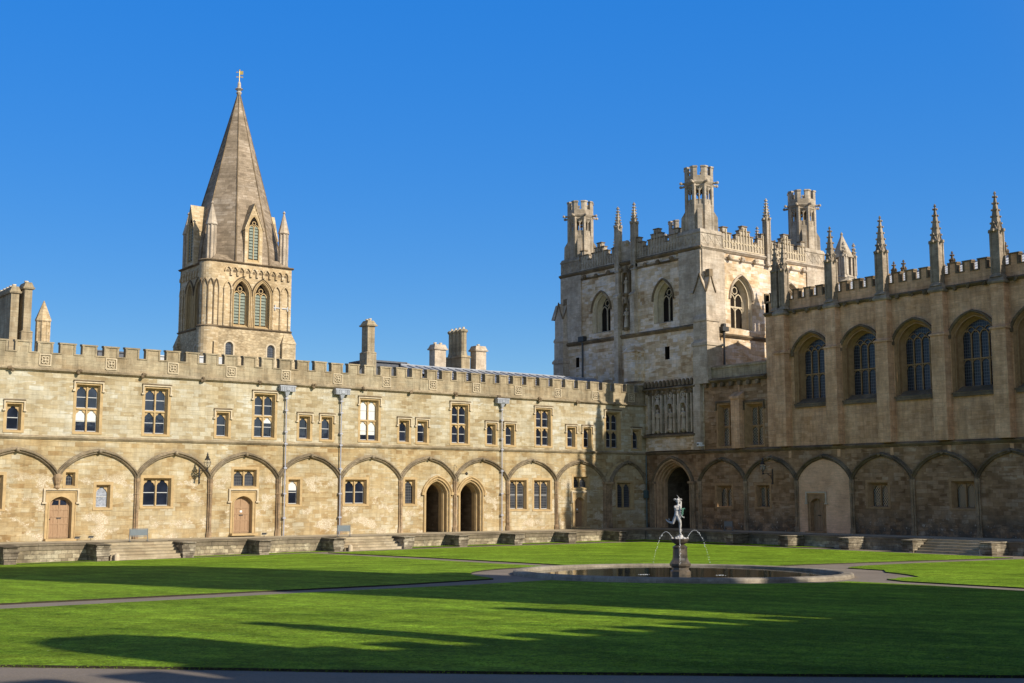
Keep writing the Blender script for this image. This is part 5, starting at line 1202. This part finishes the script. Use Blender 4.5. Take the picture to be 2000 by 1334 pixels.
# ================================================================== west range behind the camera: its battlements shade the lawn
wg = thing("gatehouse_range", (30, -4, 0), "battlemented gatehouse range with domed tower and chimneys standing behind the viewer", "building")
WY = -4.0; FW = lambda u, d, z: (u, WY + d, z)
m_ = MB(FW); m_.box(12.8, 74, -9, 0, 0, 13.2); m_.box(-6, 12.8, -9, 0, 0, 12.8); m_.build("wall", 'upper', wg)
m_ = MB(FW); m_.box(12.9, 74, -.4, 0, 13.2, 13.75)
x = 14.2
while x < 73: m_.box(x, x + .95, -.4, 0, 13.75, 14.45); x += 1.57
x = 11.6
while x > -6: m_.box(x, x + .95, -.4, 0, 12.8, 13.6); x -= 1.57
m_.build("battlements", 'parapet', wg)
for a, b, z, y0 in ((26.9, 27.9, 18.3, -.6), (19.3, 20.1, 18.0, -.6)): m_ = MB(FW); m_.box(a, b, y0 - .9, y0, 13, z - .8); m_.box(a + .1, b - .1, y0 - .7, y0 - .2, z - .8, z); m_.build("chimney", 'parapet', wg)
m_ = MB(FW); m_.prism([(13.75, 13), (13.75, 16.9), (14.6, 17.4), (15.9, 17.4), (16.4, 16.6), (16.3, 13)], -2.5, -.8); m_.build("chimney", 'parapet', wg)
m_ = MB(FW); m_.box(29.7, 47.2, -.6, .5, 0, 20.1); m_.box(32.2, 47.2, -9, -.6, 0, 20.1)
m_.lathe(31.0, -.6, [(1.3, 0), (1.3, 22), (.2, 24.5)], 8, R(22.5)); m_.lathe(46.2, -1, [(1.3, 0), (1.3, 20.2), (.2, 21.8)], 8, R(22.5))
m_.prism([(30.2, 20), (29.9, 28.5), (43.9, 28.5), (44.2, 22.9), (45.4, 20)], -4, -1)
m_.lathe(36.1, -4.5, [(6.5, 28.5), (6.5, 37)], 8, R(22.5)); m_.build("gate_tower", 'tower', wg)
m_ = MB(FW); m_.lathe(36.1, -4.5, [(6.7, 37), (6.6, 38.2), (5.0, 40.5), (2.4, 42.5), (1.2, 44.5), (.2, 47)], 16); m_.build("dome", 'lead', wg)

# ================================================================== pool and fountain
def ring(prof, n=96, name="rim", mat='rim', parent=None, dz=0):
    m_ = MB(); vs = []; fs = []; k = len(prof)
    for i in range(n):
        a = 2 * math.pi * i / n
        for r_, z in prof: x, y = PC[0] + r_ * math.cos(a), PC[1] + r_ * math.sin(a); X0, Y0 = PC[0] + PR * math.cos(a), PC[1] + PR * math.sin(a); vs.append((x, y, zf(X0, Y0) + z))
        for j in range(k): fs.append((i * k + j, i * k + (j + 1) % k, ((i + 1) % n) * k + (j + 1) % k, ((i + 1) % n) * k + j))
    m_.add(vs, fs); return m_.build(name, mat, parent)
pool = thing("fountain_basin", (PC[0], PC[1], zf(*PC)), "wide round stone basin of dark water in the middle of the lawns", "basin")
ring([(PR, -.2), (PR, .10), (PR - .03, .16), (PR - .12, .19), (PR - .42, .19), (PR - .50, .16), (PR - .50, -.6), (PR - .6, -.6), (PR - .6, -.9), (PR, -.9)], name="rim", parent=pool)
ring([(PR - .5, -.22), (PR - .5, -.12), (PR - .66, -.12), (PR - .66, -.22)], name="inner_ledge", parent=pool, mat='trimpale')
WZ = .46
m_ = MB(); m_.lathe(PC[0], PC[1], [(PR - .2, WZ), (.01, WZ + .0001)], 96); m_.f = m_.f[:96]; wt = m_.build("water", 'water', None); struct(wt)
m_ = MB(); m_.lathe(PC[0], PC[1], [(PR - .1, -.3), (.01, -.31)], 64); m_.f = m_.f[:64]; m_.build("basin_floor", 'slate', pool)
ft = thing("fountain_pedestal", (PC[0], PC[1], WZ), "octagonal damp-stained stone pedestal carrying a shallow spouting bowl in the pool", "pedestal")
m_ = MB(); x, y = PC
m_.lathe(x, y, [(.46, .1), (.45, .62), (.38, .68), (.37, .78), (.46, .86), (.47, .95), (.36, 1.1), (.325, 1.2), (.31, 1.60), (.34, 1.66), (.24, 1.74), (.16, 1.78)], 8, R(37.4)); m_.build("shaft", 'roughcast', ft)
m_ = MB(); m_.lathe(x, y, [(.14, 1.74), (.18, 1.78), (.32, 1.86), (.40, 1.98), (.415, 2.03), (.37, 2.04), (.30, 1.97), (.05, 1.93)], 20); m_.build("bowl", 'roughcast', ft)
for a in range(6):
    an = R(60 * a + 15); m2 = MB(); m2.ball(x + .33 * math.cos(an), y + .33 * math.sin(an), 2.05, .055, 6); m2.build("spout", 'leadwhite', ft)

# view-facing directions used to pose the figure
rx, ry = math.cos(R(45)), -math.sin(R(45)); fx, fy = math.sin(R(45)), math.cos(R(45))
SB = Vector((PC[0], PC[1], 0))
K = .00346
def P3(px, py, dep=0.): a = (px - 872) * K; return SB + Vector((rx * a + fx * dep, ry * a + fy * dep, 2.16 + (690 - py) * K))
def skin(name, verts, edges, radii, parent, mat, sub=2, root=0):
    me = bpy.data.meshes.new(name); off = world(parent); me.from_pydata([tuple(Vector(v) - off) for v in verts], edges, [])
    o = bpy.data.objects.new(name, me); COL.objects.link(o); o.parent = parent; me.materials.append(M[mat])
    s_ = o.modifiers.new("skin", 'SKIN'); s_.use_smooth_shade = True; s_.branch_smoothing = .4
    for i, r_ in enumerate(radii):
        q = me.skin_vertices[0].data[i]; q.radius = r_ if isinstance(r_, tuple) else (r_, r_); q.use_root = (i == root)
    u_ = o.modifiers.new("sub", 'SUBSURF'); u_.levels = sub; u_.render_levels = sub
    return o
me_ = thing("statue", (PC[0], PC[1], 2.0), "pale lead statue of a runner on one foot, arm raised, above the fountain", "statue")
RV, FV, ZV = Vector((rx, ry, 0)), Vector((fx, fy, 0)), Vector((0, 0, 1))
bd = MB()
def ell(c, a_, b_, h_, tilt=0.):
    vs = []; fs = []; n = 14; m = 9
    for i in range(m + 1):
        p = math.pi * i / m
        for j in range(n):
            q = 2 * math.pi * j / n; lx, ly, lz = a_ * math.sin(p) * math.cos(q), b_ * math.sin(p) * math.sin(q), -h_ * math.cos(p)
            lx, lz = lx * math.cos(tilt) + lz * math.sin(tilt), -lx * math.sin(tilt) + lz * math.cos(tilt)
            vs.append(tuple(c + RV * lx + FV * ly + ZV * lz))
    for i in range(m):
        for j in range(n): fs.append((i * n + j, i * n + (j + 1) % n, (i + 1) * n + (j + 1) % n, (i + 1) * n + j))
    bd.add(vs, fs)
def limb(pts, rad):      # tapered limb with rounded joints
    n = len(pts); P_, R_ = [], []
    for i in range(n - 1):
        for k in range(4): t = k / 4; P_.append(pts[i].lerp(pts[i + 1], t)); R_.append(rad[i] * (1 - t) + rad[i + 1] * t)
    P_.append(pts[-1]); R_.append(rad[-1]); bd.tube(P_, R_, 12)
    for p, r_ in zip(pts, rad): ell(p, r_, r_, r_)
V = {}
V['pel'] = P3(842, 428); V['che'] = P3(850, 340); V['nek'] = P3(858, 298); V['hed'] = P3(855, 257)
ell(P3(842, 430), .130, .105, .105, .05); ell(P3(842, 398), .112, .088, .12, .1); ell(P3(846, 358), .138, .098, .12, .12); ell(P3(851, 330), .158, .095, .085, .1); ell(P3(862, 316), .13, .07, .05, -.1)
ell(P3(834, 338, -.045), .065, .045, .045); ell(P3(866, 334, -.045), .065, .045, .045)
limb([P3(855, 318), P3(858, 290)], [.062, .052])
ell(V['hed'], .072, .088, .098, -.1); ell(V['hed'] + ZV * -.055 - FV * .025, .05, .055, .05)
limb([P3(886, 316, .03), P3(893, 268, .06), P3(870, 222, .02), P3(862, 204, 0)], [.056, .043, .027, .028]); V['w1'] = P3(870, 222, .02); V['h1'] = P3(862, 204, 0)
limb([P3(820, 322, -.0), P3(815, 330, -.05)], [.052, .05])
limb([P3(886, 322, -.05), P3(884, 378, -.08), P3(884, 410, -.10), P3(902, 446, -.15), P3(910, 452, -.16)], [.056, .045, .038, .026, .028]); V['w2'] = P3(902, 446, -.15); V['h2'] = P3(910, 452, -.16)
limb([P3(856, 448, -.02), P3(868, 485, -.05), P3(879, 522, -.05), P3(880, 552, .0), P3(877, 600, .02), P3(877, 645, .02)], [.098, .086, .062, .064, .050, .034])
limb([P3(875, 655, .04), P3(884, 662, -.02), P3(895, 678, -.08)], [.034, .034, .022])
limb([P3(828, 450, .02), P3(808, 490, .03), P3(791, 530, .04), P3(766, 528, .10), P3(738, 518, .17), P3(718, 508, .22)], [.096, .082, .060, .060, .044, .032])
limb([P3(718, 512, .23), P3(712, 496, .26), P3(700, 486, .30)], [.034, .030, .020])
V['a1'] = P3(877, 645, .02); V['a2'] = P3(722, 510, .21); V['f1'] = P3(895, 678, -.08)
body = bd.build("body", 'leadwhite', me_, smooth=True)
rm = body.modifiers.new("remesh", 'REMESH'); rm.mode = 'VOXEL'; rm.voxel_size = .011; rm.use_smooth_shade = True
sm = body.modifiers.new("smooth", 'SMOOTH'); sm.factor = .6; sm.iterations = 8
def fingers(base, dirv, up, parent, L=.075, curl=.35):
    side = dirv.cross(up).normalized()
    for i, (o_, l_) in enumerate(((-.018, .9), (-.006, 1.), (.007, .95), (.019, .75))):
        p0 = base + side * o_; p1 = p0 + dirv * L * .5 * l_ - up * curl * .02; p2 = p1 + dirv * L * .3 * l_ - up * curl * .05
        if i == 1: p2 = p1 + dirv * L * .6
        m_ = MB(); m_.tube([p0, p1, p2], [.009, .008, .006], 6); m_.build("finger", 'leadwhite', parent, smooth=True)
    m_ = MB(); m_.tube([base - dirv * .03 + side * -.02, base + side * -.045 + dirv * .012, base + side * -.05 + dirv * .035], [.011, .009, .007], 6); m_.build("thumb", 'leadwhite', parent, smooth=True)
fingers(V['h1'] + (V['h1'] - V['w1']).normalized() * .02, (P3(846, 183) - P3(862, 203)).normalized(), Vector((0, 0, 1)).cross(Vector((fx, fy, 0))).normalized(), body, L=.1)
fingers(V['h2'] + Vector((rx, ry, 0)) * .015, Vector((rx, ry, .2)).normalized(), Vector((0, 0, 1)), body, curl=.9)
hp = V['hed'] + ZV * .03
m_ = MB(); m_.lathe(hp.x, hp.y, [(.10, hp.z + .01), (.105, hp.z + .02), (.08, hp.z + .035), (.07, hp.z + .07), (.04, hp.z + .095), (.005, hp.z + .105)], 14); hat = m_.build("winged_cap", 'leadwhite', me_, smooth=True)
for s, L in ((-1, 1), (1, 1)):
    q = hp + Vector((rx, ry, 0)) * s * .08 + Vector((0, 0, .05)); r_ = Vector((rx, ry, 0)) * s
    m_ = MB(); m_.tube([q, q + r_ * .05 + Vector((0, 0, .03)), q + r_ * .12 + Vector((0, 0, .01))], [.03, .03, .006], 6); m_.tube([q, q + r_ * .04 + Vector((0, 0, .0)), q + r_ * .09 + Vector((0, 0, -.03))], [.02, .02, .005], 5); m_.build("wing", 'leadwhite', hat)
fc = hp - ZV * .03 + Vector((-fx, -fy, 0)) * .086 + Vector((rx, ry, 0)) * .01
m_ = MB(); m_.tube([fc + Vector((0, 0, .0)), fc + Vector((-fx, -fy, 0)) * .02 + Vector((0, 0, -.03)), fc + Vector((0, 0, -.035))], [.008, .014, .01], 6); m_.ball(*(fc + Vector((0, 0, -.06))), .014, 6, .4)
for s in (-1, 1): e_ = fc + Vector((rx, ry, 0)) * s * .028 + Vector((0, 0, -.002)); m_.ball(*e_, .011, 6, .6); e_ = hp + Vector((rx, ry, 0)) * s * .078 + Vector((0, 0, -.02)); m_.ball(*e_, .018, 6, 1.4)
m_.build("face", 'leadwhite', me_, smooth=True)
for A in (V['a1'], V['a2']):      # winged heels
    m_ = MB(); m_.tube([A + Vector((rx, ry, 0)) * .03, A + Vector((rx, ry, 0)) * .07 + Vector((0, 0, .07)), A + Vector((rx, ry, 0)) * .05 + Vector((0, 0, .14))], [.02, .028, .005], 5); m_.build("heel_wing", 'leadwhite', me_)
b0 = P3(904, 462, -.16); b1_ = P3(916, 352, -.16)
m_ = MB(); f = V['f1']; bz = 1.93
m_.lathe(PC[0] + rx * .04, PC[1] + ry * .04, [(.27, bz), (.22, bz + .07), (.16, bz + .13), (.11, bz + .2), (.09, bz + .27), (.075, f.z - .015)], 11); m_.ball(PC[0] + rx * -.05, PC[1] + ry * -.05, bz + .1, .14, 7); m_.ball(PC[0] + rx * .2, PC[1] + ry * .2, bz + .05, .12, 7); m_.build("rocky_mound", 'leadwhite', me_)

def jet(p0, v, T, lbl, fall=None):
    pts = []; n = 46; m_ = MB()
    for i in range(n + 1):
        t = T * i / n; q = Vector(p0) + Vector(v) * t + Vector((0, 0, -4.9 * t * t)); pts.append(q)
    k = int(n * .42); m_.tube(pts[:k], [.009 - .004 * i / k for i in range(k)], 5)
    rnd = random.Random(3)
    for q in pts[k - 2:]:
        if q.z < .95: break
        j = Vector((rnd.uniform(-.02, .02), rnd.uniform(-.02, .02), rnd.uniform(-.03, .03))); m_.ball(*(q + j), rnd.uniform(.009, .017), 5, 1.5)
        q2 = q + Vector((rnd.uniform(-.05, .05), rnd.uniform(-.05, .05), rnd.uniform(-.06, .06))); m_.ball(*q2, .007, 4)
    o = m_.build("water_jet", 'jet', None); tag(o, lbl, "water jet", kind="stuff"); return o
def jv(sx, up): return (rx * sx, ry * sx, up)
for s, sp_, up, lab in ((-1, 1.12, 2.3, "thin arc of water falling left of the statue"), (1, 1.2, 2.6, "thin arc of water falling right of the statue")):
    jet((PC[0] + rx * .33 * s, PC[1] + ry * .33 * s, 2.06), jv(s * sp_ * 1.0, up), 1.05, lab)
jet((PC[0] - fx * .5, PC[1] - fy * .5, 2.03), (-fx * .4, -fy * .4, .5), .7, "thin trickle of water dropping in front of the pedestal")
for x, y, l_ in ((PC[0] - rx * 1.6, PC[1] - ry * 1.6, "left"), (PC[0] + rx * 1.75, PC[1] + ry * 1.75, "right")):
    m_ = MB()
    for k in range(34): a = random.uniform(0, 6.3); r_ = random.uniform(0, .25) ** 1.0; m_.ball(x + r_ * math.cos(a), y + r_ * math.sin(a), WZ + .004, random.uniform(.006, .022), 6, .5)
    tag(m_.build("splash", 'jet', None), "white splash on the pool where the %s jet lands" % l_, "splash", kind="stuff")

# ================================================================== lanterns, boards, lights, camera
def lantern(fr, u, zw, out, label, side=0.):
    x0, y0, z0 = fr(u, 0, zw); t = thing("wall_lantern", (x0, y0, z0), label, "lantern")
    m_ = MB(fr)
    m_.box(u - .05, u + .05, 0, .05, zw - .9, zw + .35); m_.tube([(u, .03, zw), (u, out, zw)], .028, 6)
    n = 14; m_.tube([(u, .04 + .34 * out * (1 - math.cos(k / n * math.pi * .5)) * 1.6, zw - .85 + .78 * math.sin(k / n * math.pi * .5)) for k in range(n + 1)], .022, 5)
    for cx, cz, r_ in ((.2, -.25, .13), (.48, -.13, .09), (.1, -.85, .1)): m_.tube([(u, cx + r_ * (1 - k / 20) * math.cos(k * .55), zw + cz + r_ * (1 - k / 20) * math.sin(k * .55)) for k in range(18)], .014, 4)
    m_.build("bracket", 'iron', t)
    m_ = MB(fr); zz = zw + .08
    m_.lathe(u, out, [(.05, zw - .12), (.09, zw - .05), (.05, zw + .02), (.06, zz + .05), (.11, zz + .12)], 8)
    for k in range(6):
        a = math.pi * k / 3; m_.tube([(u + r_ * math.cos(a), out + r_ * math.sin(a), z) for r_, z in ((.11, zz + .12), (.22, zz + .30), (.25, zz + .50), (.17, zz + .68))], .013, 4)
    m_.tube([(u + .255 * math.cos(k * math.pi / 8), out + .255 * math.sin(k * math.pi / 8), zz + .46) for k in range(17)], .012, 4)
    m_.lathe(u, out, [(.2, zz + .66), (.22, zz + .69), (.10, zz + .82), (.12, zz + .88), (.05, zz + .98), (.07, zz + 1.04), (.015, zz + 1.2)], 10)
    m_.build("lamp_frame", 'iron', t)
    m_ = MB(fr); m_.lathe(u, out, [(.09, zz + .13), (.205, zz + .30), (.235, zz + .50), (.155, zz + .67)], 12); m_.build("globe", 'globe', t, smooth=True)
    return t
mg, n_, l_, p_ = nodes("lamp_globe"); p_.inputs["Base Color"].default_value = (.9, .9, .88, 1); p_.inputs["Roughness"].default_value = .08; p_.inputs["Transmission Weight"].default_value = .9; p_.inputs["IOR"].default_value = 1.1; M['globe'] = mg
lantern(FE, 35.3, 5.62, 1.38, "black scrolled iron lantern bracketed on a shaft of the sunlit cream wall")
lantern(FS, 67.85, 5.68, 1.2, "black iron lantern bracketed on the shaded brown wall right of the great doorway")
t = thing("wall_lamp", (57.48, DE, 5.8), "small curved iron lamp bracket between the two open archways", "lamp")
m_ = MB(FE); m_.tube([(57.3, .05, 5.5), (57.2, .3, 5.9), (57.0, .6, 6.3), (56.9, .9, 6.35), (57.0, 1.0, 6.1)], .02, 5); m_.tube([(57.48, .05, 5.6), (57.6, .5, 5.6), (58.0, .9, 5.62)], .02, 5); m_.build("bracket", 'iron', t)
m_ = MB(FE); m_.lathe(58.0, .95, [(.05, 5.5), (.12, 5.58), (.12, 5.66), (.04, 5.76)], 8); m_.build("lamp_head", 'iron', t)
M['verd'] = plain("green_bronze", (.12, .28, .2), .6, var=.2); m_ = MB()
m_.tube([b0, b1_], .013, 6); m_.ball(*b1_, .03, 7)
for s in (-1, 1):
    m_.tube([b0.lerp(b1_, .35 + .6 * t_ / 8) + Vector((rx, ry, 0)) * s * .045 * math.sin(t_ / 8 * math.pi * 2.4) for t_ in range(9)], .011, 5)
    m_.tube([b1_, b1_ + Vector((rx, ry, 0)) * s * .08 + Vector((0, 0, .03)), b1_ + Vector((rx, ry, 0)) * s * .1 - Vector((0, 0, .02))], [.02, .02, .004], 5)
m_.build("staff", 'verd', me_)
def board(fr, u0, u1, label):
    x, y, z = fr((u0 + u1) / 2, 0, .9); t = thing("barrier_board", (x, y, z), label, "board", "low grey boards standing on the terraces")
    m_ = MB(fr); m_.box(u0 + .03, u1 - .03, -.02, .02, 1.27, 1.68); m_.build("panel", 'sign', t)
    m_ = MB(fr)
    for u in (u0, u1): m_.box(u - .02, u + .02, -.02, .02, .9, 1.72); m_.box(u - .03, u + .03, -.2, .2, .9, .93)
    m_.box(u0, u1, -.022, .022, 1.70, 1.73); m_.box(u0, u1, -.022, .022, 1.20, 1.23); m_.build("frame", 'signf', t)
M['signf'] = plain("grey_metal_frame", (.12, .13, .14), .5)
board(FY(79.0), 28.95, 30.15, "low grey board on two legs above the left steps, in sunshine"); board(FY(79.0), 44.35, 45.4, "low grey board on two legs beside the second downpipe from the left, in sunshine"); board(FX(76.9), 70.35, 71.25, "low dark board on two legs right of the great doorway, in shade")
def flood(x, y, z, label):
    t = thing("floodlight", (x, y, z), label, "floodlight", "small black floodlights on the terrace"); m_ = MB()
    m_.tube([(x, y, z), (x, y, z + .16)], .02, 5); m_.taper(x - .16, x + .16, y - .07, y + .07, z + .16, z + .30, .02); m_.box(x - .19, x + .19, y - .12, y - .07, z + .26, z + .31); m_.build("housing", 'black', t)
flood(26.4, 81.6, .9, "small black floodlight beside the left oak door"); flood(27.5, 82.2, .9, "small black floodlight box right of the left oak door, below the single window"); flood(39.6, 81.2, .9, "small black floodlight right of the oak door with the paper notice")
t = thing("security_camera", (DS, 75.6, 8.3), "white security camera on the shaded wall above the string course", "camera"); m_ = MB(FS)
m_.box(75.45, 75.75, .35, .75, 8.15, 8.5); m_.box(75.55, 75.65, .0, .36, 8.2, 8.3); m_.build("housing", 'paper', t); m_ = MB(FS); m_.lathe(75.6, .76, [(.09, 8.25), (.09, 8.4)], 10); m_.build("lens", 'black', t)
bpy.context.view_layer.update()
